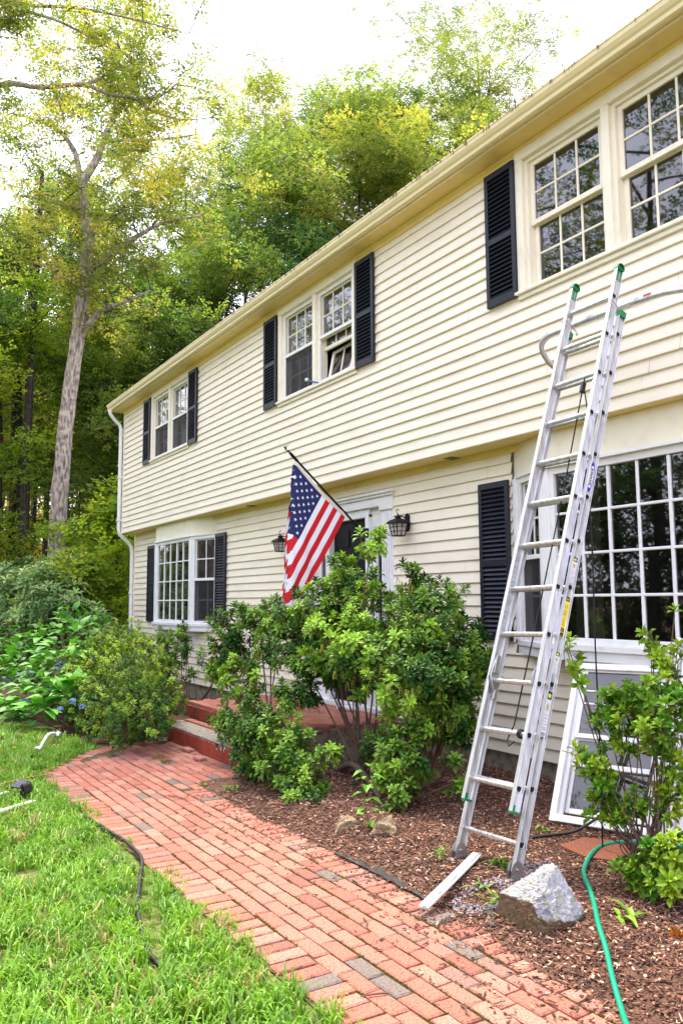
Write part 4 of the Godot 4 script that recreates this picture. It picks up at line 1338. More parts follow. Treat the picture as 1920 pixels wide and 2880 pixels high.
const RHODODENDRON := [[-22.0, 1.71, 1.2, 1.18], [-19.65, 2.02, 1.2, 0.99], [-18.3, 2.1, 1.2, 0.77], [-19.94, 1.59, 1.2, 1.24], [-17.76, 1.65, 1.2, 0.97], [-17.01, 1.49, 1.2, 0.79], [-21.88, 1.15, 1.2, 1.17], [-19.31, 1.12, 1.2, 1.13], [-17.54, 1.16, 1.2, 0.89], [-16.58, 1.37, 1.2, 0.63], [-22.23, 0.66, 1.2, 1.09], [-20.15, 0.7, 1.2, 1.0], [-21.27, 0.31, 1.2, 0.79], [-19.88, 2.25, 1.2, 0.5], [-17.36, 1.95, 1.2, 0.59], [-17.19, 1.23, 0.9, 0.59], [-16.57, 1.3, 0.8, 0.57], [-16.37, 1.3, 0.6, 0.5], [-15.68, 1.19, 0.6, 0.41], [-18.42, 0.87, 1.2, 0.85]]
const AZALEA := [[-3.22, 1.04, 1.05, 0.18], [-3.28, 1.06, 0.85, 0.18], [-3.03, 1.11, 1.05, 0.2], [-3.14, 1.03, 0.8, 0.19], [-2.86, 1.04, 1.05, 0.21], [-3.3, 0.93, 1.05, 0.17], [-3.18, 0.92, 1.05, 0.19], [-3.07, 0.94, 1.05, 0.24], [-2.89, 0.9, 1.05, 0.23], [-3.18, 0.8, 0.8, 0.19], [-3.17, 0.82, 1.05, 0.18], [-3.0, 1.12, 0.8, 0.16], [-3.31, 0.69, 1.2, 0.15], [-3.35, 0.74, 1.25, 0.12], [-3.25, 0.66, 1.2, 0.16], [-3.19, 0.61, 1.2, 0.18], [-3.32, 0.59, 1.2, 0.14], [-3.27, 0.49, 1.15, 0.17], [-3.3, 0.44, 1.2, 0.14], [-3.15, 0.45, 1.1, 0.16], [-3.22, 0.37, 1.1, 0.16], [-3.13, 0.48, 1.0, 0.16], [-3.03, 0.44, 0.9, 0.18], [-2.95, 0.68, 0.9, 0.16], [-2.95, 0.58, 0.9, 0.16], [-3.07, 0.56, 0.9, 0.12], [-2.95, 0.79, 0.9, 0.18], [-3.29, 0.76, 1.1, 0.1], [-3.59, 1.31, 1.05, 0.1], [-3.59, 1.35, 1.05, 0.06], [-3.54, 1.23, 1.05, 0.13], [-3.51, 1.16, 1.05, 0.1], [-3.48, 1.12, 1.05, 0.09], [-3.08, 1.44, 0.9, 0.06], [-3.07, 1.39, 0.9, 0.1], [-3.02, 1.33, 0.9, 0.13], [-3.01, 1.27, 0.9, 0.12], [-2.98, 1.2, 0.9, 0.12], [-2.97, 1.38, 0.8, 0.1], [-2.98, 1.28, 0.8, 0.12], [-2.99, 1.53, 0.8, 0.04]]
const AZALEA_LOW := [[-2.74, 0.32, 1.35, 0.16], [-2.85, 0.25, 1.35, 0.15], [-2.69, 0.27, 1.35, 0.18], [-2.94, 0.21, 1.35, 0.13], [-2.64, 0.38, 1.35, 0.14], [-2.77, 0.22, 1.35, 0.14], [-2.65, 0.22, 1.35, 0.14], [-2.91, 0.18, 1.35, 0.11], [-2.66, 0.44, 1.35, 0.11], [-2.7, 0.39, 1.35, 0.11], [-2.83, 0.31, 1.35, 0.09]]

func whorl(kind: String) -> ArrayMesh:
	# leaves standing in a ring round the tip of a shoot
	if leaf_meshes.has(kind):
		return leaf_meshes[kind]
	var b := Mb.new()
	var spec = {"pieris": [15, 0.074, 0.030, 0.45, 0.045], "azalea": [10, 0.062, 0.029, 0.75, 0.04], "rhododendron": [10, 0.20, 0.07, 0.4, 0.03], "boxleaf": [11, 0.046, 0.026, 0.45, 0.04], "hydrangea": [6, 0.15, 0.10, 0.2, 0.05]}[kind]
	for i: int in spec[0]:
		var an := i * 2.4
		var inner: float = float(i) / spec[0]
		var pitch: float = lerpf(spec[3] - 0.45, spec[3] + 0.55, inner) + rnd(-0.15, 0.15)
		var d := Vector3(cos(an) * cos(pitch), sin(pitch), sin(an) * cos(pitch))
		var l: float = spec[1] * lerpf(1.1, 0.6, inner) * rnd(0.85, 1.15)
		# newest leaves at the tip are paler, the older ones below deeper green
		b.col = Color(0.72, 0.70, 0.7).lerp(Color(1.5, 1.45, 1.0), inner * inner)
		b.leaf(Vector3(0, lerpf(-spec[4], 0.0, inner), 0), d, Vector3.UP if absf(d.y) < 0.95 else Vector3.RIGHT, l, spec[2] * rnd(0.85, 1.2) * lerpf(1.0, 0.7, inner), 0.22, 0.16, 0.58)
	b.col = Color(0.9, 0.6, 0.5)
	b.tube([Vector3(0, -spec[4] - 0.05, 0), Vector3(0, 0, 0)], [0.0022, 0.0015], 4, false)
	leaf_meshes[kind] = b.mesh(M.shrub_leaf)
	return leaf_meshes[kind]

func shrub(t: Node3D, clumps: Array, base: Vector3, kind: String, dens: float, dark: Color, light: Color, shrink := 0.85, stem_r := 0.016, bare := 0.0) -> void:
	var places := []
	var tints := []
	var stems := 0
	for q in clumps:
		var ce := V(q)
		var r: float = maxf(q[3] * shrink - 0.035, 0.05)
		var tone := rnd(-0.3, 0.22)
		# a stem climbs from the base into the clump and forks there
		var foot := base + Vector3(rnd(-0.10, 0.10), 0, rnd(-0.08, 0.08))
		var mid := foot.lerp(ce, 0.5) + Vector3(rnd(-0.08, 0.08), -0.10 * foot.distance_to(ce) * rnd(0.2, 1), rnd(-0.08, 0.08))
		var b := Mb.new()
		var line := curve([foot, foot.lerp(mid, 0.5) + Vector3(rnd(-0.04, 0.04), 0.02, rnd(-0.04, 0.04)), mid, ce], 4)
		var radii := []
		for i in line.size():
			radii.append(lerpf(stem_r * (0.6 + r), stem_r * 0.3, float(i) / (line.size() - 1)))
		b.tube(line, radii, 6, false)
		var n := int(dens * r * r)
		for i in n:
			var u := unit()
			u.y = u.y * 0.9 + 0.12
			var lump := 1.0 + 0.35 * noise.get_noise_3dv((ce + u * r) * 9.0)
			var p := ce + u * r * pow(rnd(0.12, 1), 0.38) * lump
			if p.y < 0.06:
				continue
			var o := (u * 0.8 + Vector3(0, 0.75, 0) + unit() * 0.35).normalized()
			places.append(Transform3D(aim(o, rnd(0, TAU)).scaled(Vector3.ONE * rnd(0.75, 1.25)), p))
			var k := pow(clampf(rnd(0, 1) * 0.8 + tone + 0.55 * noise.get_noise_3dv(p * 6.0) + 0.12, 0, 1), 1.5)
			tints.append(dark.lerp(light, k))
			if i % 5 == 0:
				b.tube([ce + (p - ce) * 0.15 - Vector3(0, r * 0.2, 0), ce.lerp(p, 0.6), p], [stem_r * 0.28, stem_r * 0.2, stem_r * 0.1], 4, false)
		part(t, "stem", b, M.twig)
	swarm(t, "foliage", whorl(kind), places, tints)

func tassels(t: Node3D, clumps: Array, each: float) -> void:
	# drooping strings of yellow-green flower buds
	var b := Mb.new()
	for s in 3:
		var p := Vector3()
		var d := Vector3(cos(s * 2.1) * 0.5, -0.7, sin(s * 2.1) * 0.5) * 0.007
		for i in 8:
			p += d
			d = d * 0.86 + Vector3(0, -0.0022, 0)
			b.blob(p + Vector3(rnd(-0.003, 0.003), 0, rnd(-0.003, 0.003)), Vector3.ONE * 0.0038, 5, 3)
	var places := []
	var tints := []
	for q in clumps:
		for i in int(each * q[3] * q[3]):
			var u := unit()
			u.y = -absf(u.y) * 0.6 + 0.15
			places.append(Transform3D(Basis(Vector3.UP, rnd(0, TAU)).scaled(Vector3.ONE * rnd(0.8, 1.5)), V(q) + u * float(q[3]) * rnd(0.4, 0.72)))
			tints.append(Color(0.44, 0.43, 0.06).lerp(Color(0.24, 0.33, 0.05), rnd(0, 1)))
	swarm(t, "flower_buds", b.mesh(M.chip), places, tints)

func make_shrubs() -> void:
	rng.seed = 560
	var deep := Color(0.022, 0.092, 0.014)
	var fresh := Color(0.33, 0.58, 0.06)
	var t := thing("pieris_shrub", "tall pieris in front of the door, twigs topped by a slender sprig", "shrub", Vector3(-6.1, 0.08, 0.9), "pieris shrubs by the steps")
	shrub(t, PIERIS_MIDDLE, Vector3(-6.05, 0.07, 0.9), "pieris", 540, deep, fresh, 0.80)
	tassels(t, PIERIS_MIDDLE, 45)
	t = thing("pieris_shrub", "broad pieris hung with yellow buds, just left of the ladder", "shrub", Vector3(-5.5, 0.08, 0.75), "pieris shrubs by the steps")
	shrub(t, PIERIS_RIGHT, Vector3(-5.5, 0.07, 0.75), "pieris", 540, deep, fresh, 0.80)
	tassels(t, PIERIS_RIGHT, 95)
	t = thing("pieris_shrub", "leggy pieris leaning over the left end of the steps", "shrub", Vector3(-6.6, 0.07, 1.55), "pieris shrubs by the steps")
	shrub(t, PIERIS_LEFT, Vector3(-6.65, 0.06, 1.55), "pieris", 520, deep, fresh, 0.78)
	tassels(t, PIERIS_LEFT, 50)
	limb(t, [Vector3(-6.9, 0.12, 1.45), Vector3(-7.8, 0.55, 1.35), Vector3(-8.3, 0.85, 1.3)], 0.017, 0.007, M.twig, "stem", 6)
	t = thing("pieris_shrub", "low dark pieris at the corner of the step and the walk", "shrub", Vector3(-6.3, 0.06, 1.7), "pieris shrubs by the steps")
	shrub(t, PIERIS_LOW_LEFT, Vector3(-6.3, 0.05, 1.7), "pieris", 560, deep, fresh.lerp(deep, 0.3), 0.82)
	tassels(t, PIERIS_LOW_LEFT.slice(0, 4), 90)
	t = thing("pieris_shrub", "small glossy pieris on the mulch behind the seedling", "shrub", Vector3(-5.3, 0.08, 1.25), "pieris shrubs by the steps")
	shrub(t, PIERIS_LOW_RIGHT + PIERIS_SMALL, Vector3(-5.3, 0.07, 1.25), "pieris", 560, deep, fresh, 0.82)
	# gnarled stems of the old shrubs lie across the bed in front of the stoop
	limb(t, [Vector3(-6.5, 0.05, 1.0), Vector3(-6.1, 0.20, 1.05), Vector3(-5.6, 0.16, 1.2), Vector3(-5.3, 0.10, 1.3)], 0.035, 0.02, M.twig, "stem", 7)
	t = thing("pieris_shrub", "slim upright pieris against the wall under the far bay window", "shrub", Vector3(-11.3, 0, 0.5))
	shrub(t, WALL_SHRUB, Vector3(-11.3, 0.05, 0.5), "pieris", 420, deep, fresh, 0.66)
	limb(t, [Vector3(-11.3, 0.05, 0.5), Vector3(-10.8, 0.35, 0.45), Vector3(-10.3, 0.85, 0.4)], 0.022, 0.01, M.twig, "stem", 6)
	t = thing("boxwood_shrub", "rounded light green shrub at the far end of the brick walk", "shrub", Vector3(-9.7, 0, 1.8))
	shrub(t, ROUND_SHRUB, Vector3(-9.8, 0.0, 1.75), "boxleaf", 760, Color(0.028, 0.11, 0.014), Color(0.46, 0.68, 0.06), 0.74)
	t = thing("rhododendron_shrub", "big rhododendron, sky gleam painted into its pale leaves, below the oak's trunk", "shrub", Vector3(-14.5, 0, 1.6))
	shrub(t, RHODODENDRON, Vector3(-14.6, 0.0, 1.4), "rhododendron", 85, Color(0.08, 0.21, 0.05), Color(0.46, 0.62, 0.26), 0.85, 0.02)  # light leaf tint raised to paint the sky reflected in the glossy leaves
	t = thing("hydrangea_bush", "leafy hydrangea with small blue flower heads beside the lawn", "bush", Vector3(-11.2, 0, 2.2))
	hydrangea(t)
	var tip := Color(0.42, 0.60, 0.04)
	t = thing("azalea_bush", "bright green azalea in front of the leaning window frames", "bush", Vector3(-3.2, 0.09, 0.95), "azaleas at the right edge")
	shrub(t, AZALEA, Vector3(-3.15, 0.09, 0.95), "azalea", 760, Color(0.08, 0.25, 0.02), tip, 0.82, 0.009)
	t = thing("azalea_bush", "low azalea spreading over the mulch at the lower right", "bush", Vector3(-2.85, 0.09, 1.3), "azaleas at the right edge")
	shrub(t, AZALEA_LOW, Vector3(-2.75, 0.09, 1.25), "azalea", 760, Color(0.07, 0.22, 0.018), tip, 0.95, 0.009)
	# the seedling with heart-shaped leaves
	t = thing("seedling", "seedling with bright heart-shaped leaves between two small rocks", "plant", Vector3(-4.78, 0.07, 1.75))
	limb(t, [Vector3(-4.78, 0.06, 1.75), Vector3(-4.80, 0.2, 1.77), Vector3(-4.84, 0.42, 1.78)], 0.005, 0.002, M.twig, "stem", 5)
	for i in 13:
		var y := 0.05 + 0.36 * i / 12.0
		var an := i * 2.4 + 0.3
		var d := Vector3(cos(an), 0.1, sin(an)).normalized()
		var b := Mb.new()
		b.col = Color(0.07, 0.24, 0.02).lerp(Color(0.15, 0.38, 0.03), rnd(0, 1))
		b.leaf(Vector3(-4.79, 0.06 + y, 1.76) + d * 0.035, d, Vector3.UP, rnd(0.07, 0.10), rnd(0.055, 0.075), 0.35, 0.12, 0.3)
		part(t, "leaf", b, M.shrub_leaf)
	# weeds and ferns in the mulch
	for w in [[-3.98, 1.78, "small fern beside the ladder's left foot", 0.13, 9], [-3.66, 1.60, "tuft of green weeds between the ladder's feet", 0.12, 22], [-3.32, 1.93, "spiky green weed in front of the ladder's right foot", 0.11, 16], [-3.50, 1.87, "low weed beside the white board's upper end", 0.08, 9], [-2.72, 1.62, "broad-leaved weed between the boulder and the hose", 0.12, 7], [-4.02, 0.88, "grassy weed below the leaning window frame", 0.10, 9], [-6.55, 1.98, "green weeds where the walk bends towards the steps", 0.09, 26], [-6.9, 2.08, "mossy weed on the bricks beside the dark pieris", 0.05, 14]]:
		var tw := thing("weed", w[2], "weed", Vector3(w[0], mulch_y(w[0], w[1]), w[1]))
		var b := Mb.new()
		for i in w[4]:
			var an := rnd(0, TAU)
			var d := Vector3(cos(an), rnd(0.15, 1.0), sin(an)).normalized()
			b.col = Color(0.07, 0.20, 0.015).lerp(Color(0.22, 0.38, 0.03), rnd(0, 1))
			b.leaf(tw.position + Vector3(rnd(-0.06, 0.06), 0.0, rnd(-0.05, 0.05)), d, Vector3.UP.cross(d).cross(d) * -1.0, rnd(0.5, 1.1) * w[3], rnd(0.008, 0.016) * (2.5 if w[4] == 7 else 1.0), 0.35, 0.15, 0.4)
		part(tw, "blades", b, M.shrub_leaf, true)

func hydrangea(t: Node3D) -> void:
	var base := Vector3(-11.3, 0, 2.1)
	var me := []
	for i in 5:
		var b := Mb.new()
		var w := rnd(0.5, 0.62)
		# a broad toothed leaf of several facets
		var rim := []
		for s in 9:
			var u := s / 8.0
			rim.append(Vector3(w * 0.5 * sin(PI * pow(u, 0.75)) , -0.28 * u * u + 0.05 * sin(u * 5.0), u))
		for s in 8:
			var p: Vector3 = rim[s]
			var q: Vector3 = rim[s + 1]
			for sg in [-1.0, 1.0]:
				b.quad(Vector3(0, p.y, p.z), Vector3(0, q.y, q.z), Vector3(q.x * sg, q.y + q.x * 0.28, q.z), Vector3(p.x * sg, p.y + p.x * 0.28, p.z), Vector3.UP)
		me.append(b.mesh(M.shrub_leaf))
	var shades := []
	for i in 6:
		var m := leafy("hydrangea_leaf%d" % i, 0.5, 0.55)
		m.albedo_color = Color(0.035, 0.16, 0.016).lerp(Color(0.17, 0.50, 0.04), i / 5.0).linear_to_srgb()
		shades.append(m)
	var made := 0
	for q in HYDRANGEA:
		var ce := V(q)
		var r: float = q[3] * 0.9
		limb(t, [base + Vector3(rnd(-0.15, 0.15), 0, rnd(-0.15, 0.15)), base.lerp(ce, 0.5) + Vector3(0, 0.1, 0), ce], 0.010, 0.004, M.twig, "stem", 5)
		for i in 40:
			var u := unit()
			u.y = absf(u.y) * 1.1 - 0.3
			var d := Vector3(u.x, rnd(0.05, 0.5), u.z).normalized()
			var side := Vector3.UP.cross(d).normalized()
			var bs := Basis(side, d.cross(side), d) * Basis(Vector3.BACK, rnd(-0.3, 0.3))
			var s := rnd(0.17, 0.27)
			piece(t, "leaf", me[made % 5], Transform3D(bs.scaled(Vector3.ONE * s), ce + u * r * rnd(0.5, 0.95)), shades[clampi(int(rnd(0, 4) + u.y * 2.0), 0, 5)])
			made += 1
	var fl := Mb.new()
	for i in 42:
		var u := unit()
		u.y = absf(u.y)
		for k in 4:
			var d := (Vector3(cos(k * PI / 2 + i), 0.25, sin(k * PI / 2 + i)) + u * 0.3).normalized()
			fl.rhomb(u * 0.055, d, u, 0.02, 0.016)
	M.petal = mat("petal", lin(0.33, 0.43, 0.78), 0.7)
	var fme := fl.mesh(M.petal)
	for q in FLOWERS:
		piece(t, "flower_head", fme, Transform3D(Basis(Vector3.RIGHT, 0.5).scaled(Vector3.ONE * float(q[3]) / 0.15), V(q)))

func make_grass() -> void:
	rng.seed = 570
	var kinds := []
	for k in 3:
		var b := Mb.new()
		for i in 15:
			var an := rnd(0, TAU)
			var p := Vector3(rnd(-0.04, 0.04), 0, rnd(-0.04, 0.04))
			var out := Vector3(cos(an), 0, sin(an))
			var l := rnd(0.055, 0.13)
			var w := rnd(0.0045, 0.0105)
			var lean := rnd(0.25, 1.1)
			var side := Vector3(-out.z, 0, out.x) * w / 2
			b.col = Color.WHITE * rnd(0.75, 1.2)
			var p0 := p
			var p1 := p + out * l * 0.25 * lean + Vector3(0, l * 0.55, 0)
			var p2 := p + out * l * 0.65 * lean + Vector3(0, l * 0.82, 0)
			var p3 := p + out * l * 1.05 * lean + Vector3(0, l * (0.98 - 0.35 * lean), 0)
			b.tri(p0 - side, p1 - side, p1 + side); b.tri(p0 - side, p1 + side, p0 + side)
			b.tri(p1 - side, p2 - side * 0.8, p2 + side * 0.8); b.tri(p1 - side, p2 + side * 0.8, p1 + side)
			b.tri(p2 - side * 0.8, p3, p2 + side * 0.8)
		kinds.append(b.mesh(M.grass_leaf))
	for k in 3:
		var places := []
		var tints := []
		for i in 5200:
			var near := i < 3400
			var x := rnd(-12.5, -1.4) if near else rnd(-21, 4)
			var z := rnd(2.2, 5.4) if near else rnd(2.2, 10.0)
			var edge := 3.19 + 0.05 * noise.get_noise_2d(x * 6, 9.0) + 0.04 * sin(x * 7.0)
			if x < -8.2:
				edge = lerpf(3.15, 2.35, clampf((-8.2 - x) / 1.2, 0, 1)) + clampf((-9.6 - x) * 0.25, 0, 0.6)
			if z < edge:
				continue
			if Vector2(x, z).distance_to(Vector2(0, 4.95)) < 0.5:
				continue
			# thinner, bare patches here and there
			if rnd(0, 1) < 0.5 * smoothstep(0.1, 0.45, noise.get_noise_2d(x * 3.0 + 40.0, z * 3.0)):
				continue
			var s := rnd(0.6, 1.25) * (0.75 if z < edge + 0.12 else 1.0)
			if x > -6.5 and x < -3.5 and absf(z - (3.24 + clampf((x + 5.1) * 0.28, 0, 0.4))) < 0.07:
				s *= 0.5
			places.append(Transform3D(Basis(Vector3.UP, rnd(0, TAU)).scaled(Vector3(s, s * rnd(0.8, 1.2), s)), Vector3(x, -0.022, z)))
			var t := rnd(0, 1) * 0.7 + 0.3 + 0.35 * noise.get_noise_2d(x * 4, z * 4)
			var c := Color(0.08, 0.24, 0.014).lerp(Color(0.27, 0.51, 0.04), clampf(t, 0, 1))
			if rnd(0, 1) < 0.07:
				c = Color(0.42, 0.36, 0.13)
			tints.append(c)
		var o := swarm(self, "lawn_grass", kinds[k], places, tints)
		tag(o, ["bright green blades of the lawn along the brick walk", "broad crabgrass blades mixed through the lawn", "short pale blades low in the lawn"][k], "grass")

# ------------------------------------------------------------------ ladder
func sticker(kind: int) -> ImageTexture:
	# printed warning labels: a coloured ground with rows of small print
	var im := Image.create(64, 256, false, Image.FORMAT_RGB8)
	var r := RandomNumberGenerator.new()
	r.seed = 40 + kind
	var paper := Color(0.86, 0.86, 0.86)
	if kind == 1:
		paper = Color(0.93, 0.83, 0.02)
	if kind == 2:
		paper = Color(0.70, 0.71, 0.73)
	im.fill(paper)
	var y := 6
	if kind != 2:
		im.fill_rect(Rect2i(0, 0, 64, 44 if kind == 0 else 28), Color(0.02, 0.02, 0.02))
		if kind == 0:
			for yy in range(8, 38):
				for xx in range(8, 56):
					if pow((xx - 32) / 22.0, 2) + pow((yy - 23) / 13.0, 2) < 1.0:
						im.set_pixel(xx, yy, Color(0.90, 0.84, 0.35))
		else:
			im.fill_rect(Rect2i(8, 10, 48, 3), paper); im.fill_rect(Rect2i(12, 17, 40, 3), paper)
		y = 52
	if kind == 0:
		for yy in range(60, 118):
			for xx in range(8, 56):
				var d := pow((xx - 32) / 20.0, 2) + pow((yy - 88) / 24.0, 2)
				if d < 1.0 and d > 0.55:
					im.set_pixel(xx, yy, Color(0.85, 0.75, 0.1))
				elif d < 0.55 and (xx + yy) % 9 < 4:
					im.set_pixel(xx, yy, Color(0.2, 0.2, 0.2))
		y = 128
	while y < 244:
		var x := 5
		while x < 56:
			var w := r.randi_range(2, 8)
			im.fill_rect(Rect2i(x, y, mini(w, 59 - x), 2), Color(0.2, 0.2, 0.2) if r.randf() < 0.85 else paper)
			x += w + r.randi_range(1, 3)
		y += 5 if r.randf() < 0.8 else 14
	if kind == 1:
		im.fill_rect(Rect2i(6, 196, 52, 52), Color(0.03, 0.03, 0.03))
		for k in 6:
			im.fill_rect(Rect2i(10, 201 + k * 8, r.randi_range(24, 42), 3), paper)
	return ImageTexture.create_from_image(im)

func make_ladder() -> void:
	rng.seed = 590
	var t := thing("extension_ladder", "aluminium extension ladder with green tips leaning up to the right-hand upper windows", "ladder", Vector3(-3.67, 0.1, 1.69))
	var U := Vector3(-0.0235, 0.9434, -0.331).normalized()
	var X := (Vector3(1, 0, 0) - U * U.x).normalized()
	var N := X.cross(U)
	var F := Transform3D(Basis(X, U, N), Vector3(-3.566, 3.715, 0.485))
	var S := 0.3048
	# rails: I-sections with ribbed webs
	for r in [[-0.40, -3.48, 0.222, -0.031, 0.033, "fly_rail"], [0.0, -3.48, 0.222, -0.031, 0.033, "fly_rail"], [-0.436, -3.79, -0.12, -0.095, -0.034, "base_rail"], [0.036, -3.79, -0.12, -0.095, -0.034, "base_rail"]]:
		var b := Mb.new()
		b.xf = F
		var o := -1.0 if r[0] < -0.2 else 1.0
		b.box(r[0] - 0.0018, r[0] + 0.0018, r[1], r[2], r[3] + 0.002, r[4] - 0.002)
		b.cbox(r[0] - 0.014 + 0.002 * o, r[0] + 0.014 + 0.002 * o, r[1], r[2], r[4] - 0.004, r[4], 0.0012)
		b.cbox(r[0] - 0.014 + 0.002 * o, r[0] + 0.014 + 0.002 * o, r[1], r[2], r[3], r[3] + 0.004, 0.0012)
		for k in [0.30, 0.70]:
			var z: float = lerpf(r[3], r[4], k)
			b.box(r[0] - 0.0036, r[0] + 0.0036, r[1] + 0.001, r[2] - 0.001, z - 0.003, z + 0.003)
		part(t, r[5], b, M.aluminium)
	# rungs: D-shaped tubes, swaged through the webs; black discs outside paint the shade inside their mouths
	for sec in 2:
		var zz := 0.0 if sec == 0 else -0.064
		var y0 := 0.0 if sec == 0 else -0.2875
		var xl := -0.40 if sec == 0 else -0.436
		var xr := 0.0 if sec == 0 else 0.036
		for k in 12:
			var y := y0 - S * k
			var b := Mb.new()
			b.xf = F
			var ring := []
			for s in 12:
				var an := TAU * s / 12
				ring.append(Vector2(minf(sin(an) * 0.0165, 0.0115), cos(an) * 0.0165))
			for s in 12:
				var p: Vector2 = ring[s]
				var q: Vector2 = ring[(s + 1) % 12]
				b.quad(Vector3(xl, y + p.x, zz + p.y), Vector3(xr, y + p.x, zz + p.y), Vector3(xr, y + q.x, zz + q.y), Vector3(xl, y + q.x, zz + q.y), Vector3(0, p.x + q.x, p.y + q.y))
			for s in [-1.0, 1.0]:
				var xc: float = (xr if s > 0 else xl)
				for e in [[xc - s * 0.006, 0.0205], [xc + s * 0.003, 0.0215]]:
					var loop := []
					for u in 13:
						var an := TAU * u / 12
						loop.append(Vector3(e[0], y + clampf(sin(an) * e[1], -1, e[1] * 0.72), zz + cos(an) * e[1]))
					b.tube(loop, [0.0042], 5, false)
			var rung := part(t, "rung", b, M.aluminium)
			var h := Mb.new()
			h.xf = F
			for s in [-1.0, 1.0]:
				var xc: float = (xr + 0.0042 if s > 0 else xl - 0.0042)
				for u in range(1, 11):
					var p := []
					for v in [0, u, u + 1]:
						var an: float = TAU * v / 12
						p.append(Vector3(xc, y + minf(sin(an) * 0.0175, 0.0125), zz + cos(an) * 0.0175))
					h.tri_out(p[0], p[1], p[2], Vector3(s, 0, 0))
			part(rung, "rung_mouth_shade", h, M.hollow_shade)
	# green plastic caps
	for x in [-0.40, 0.0]:
		var b := Mb.new()
		b.xf = F
		var arc := []
		for i in 9:
			var an := PI * i / 8
			arc.append(Vector2(cos(an) * 0.036, 0.222 + sin(an) * 0.04))
		for i in 8:
			b.quad(Vector3(x - 0.019, arc[i].y, arc[i].x), Vector3(x + 0.021, arc[i].y, arc[i].x), Vector3(x + 0.021, arc[i + 1].y, arc[i + 1].x), Vector3(x - 0.019, arc[i + 1].y, arc[i + 1].x), Vector3(0, arc[i].y - 0.2, arc[i].x))
		b.box(x - 0.003, x + 0.003, 0.13, 0.255, -0.027, 0.028)
		b.cbox(x - 0.019, x + 0.021, 0.214, 0.224, -0.036, 0.036)
		part(t, "end_cap", b, M.green_plastic)
		b = Mb.new()
		b.xf = F
		b.cbox(x - 0.015, x + 0.016, -3.492, -3.478, -0.032, 0.034)
		b.box(x - 0.004, x + 0.004, -3.48, -3.445, 0.0, 0.030)
		part(t, "end_cap", b, M.green_plastic)
		var xb := -0.436 if x < -0.2 else 0.036
		b = Mb.new()
		b.xf = F
		b.cbox(xb - 0.016, xb + 0.018, -0.155, -0.105, -0.098, -0.032)
		part(t, "guide_bracket", b, M.green_plastic)
	# rung locks
	for x in [-0.385, -0.015]:
		var b := Mb.new()
		b.xf = F
		var q := -1.0 if x > -0.2 else 1.0
		var tri := [Vector2(-0.02, -2.86), Vector2(0.05, -2.74), Vector2(0.03, -2.60), Vector2(0.0, -2.60), Vector2(-0.05, -2.76)]
		for i in range(1, 4):
			b.tri_out(Vector3(x, tri[0].y, tri[0].x), Vector3(x, tri[i].y, tri[i].x), Vector3(x, tri[i + 1].y, tri[i + 1].x), Vector3(q, 0, 0))
		b.cbox(x - 0.004, x + 0.012 * q, -2.70, -2.585, -0.012, 0.022, 0.002)
		b.tube([Vector3(x, -2.62, 0.02), Vector3(x + 0.012 * q, -2.72, 0.045), Vector3(x + 0.012 * q, -2.80, 0.0), Vector3(x, -2.87, -0.04)], [0.006], 6)
		b.cbox(x, x + 0.02 * q, -2.86, -2.80, -0.035, -0.01, 0.002)
		part(t, "rung_lock", b, M.steel)
	# feet
	for x in [-0.436, 0.036]:
		var b := Mb.new()
		b.xf = F
		b.box(x - 0.012, x + 0.012, -3.81, -3.74, -0.085, -0.045)
		part(t, "foot_pad", b, M.black)
		b = Mb.new()
		b.xf = Transform3D(Basis(), F * Vector3(x, -3.80, -0.064))
		for s in [-0.017, 0.019]:
			for i in 10:
				var a0 := PI * i / 10
				var a1 := PI * (i + 1) / 10
				b.tri_out(Vector3(s, 0.0, 0), Vector3(s, sin(a0) * 0.075, cos(a0) * 0.05), Vector3(s, sin(a1) * 0.075, cos(a1) * 0.05), Vector3(s, 0, 0))
			b.box(minf(s, s * 1.15), maxf(s, s * 1.15), -0.012, 0.0, -0.05, 0.05)
		b.cbox(-0.022, 0.03, -0.026, -0.012, -0.075, 0.085, 0.003)
		b.tube([Vector3(-0.03, 0.03, 0), Vector3(0.03, 0.03, 0)], [0.007], 8)
		part(t, "foot", b, M.steel)
	# labels
	var papers := []
	for k in 3:
		var m := mat("sticker%d" % k, Color.WHITE, 0.5)
		m.albedo_texture = sticker(k)
		papers.append(m)
	for l in [[0.036, -1.92, 0.17, 0], [0.036, -2.18, 0.26, 1], [0.036, -2.53, 0.13, 0], [0.036, -2.77, 0.27, 0], [-0.40, -1.885, 0.22, 2], [-0.40, -2.18, 0.25, 2]]:
		var b := Mb.new()
		b.xf = F
		b.use_uv = true
		var z0 := -0.083 if l[0] > 0 else -0.018
		var z1 := -0.046 if l[0] > 0 else 0.022
		var x: float = l[0] + 0.0042
		# print runs down the rail
		b.quad_uv([Vector3(x, l[1] - l[2], z1), Vector3(x, l[1] - l[2], z0), Vector3(x, l[1], z0), Vector3(x, l[1], z1)], [Vector2(0, 1), Vector2(1, 1), Vector2(1, 0), Vector2(0, 0)], Vector3(1, 0, 0))
		var p := part(t, "label", b, papers[l[3]])
		p.set_meta("label", ["white warning label with a yellow sign", "yellow and black warning label", "silver instruction label"][l[3]])
	# the maker's blue oval
	var b := Mb.new()
	b.xf = F
	var ov := Mb.new()
	ov.xf = F
	var oc := Vector3(0.0405, -0.2875 - S * 3.54, -0.0645)
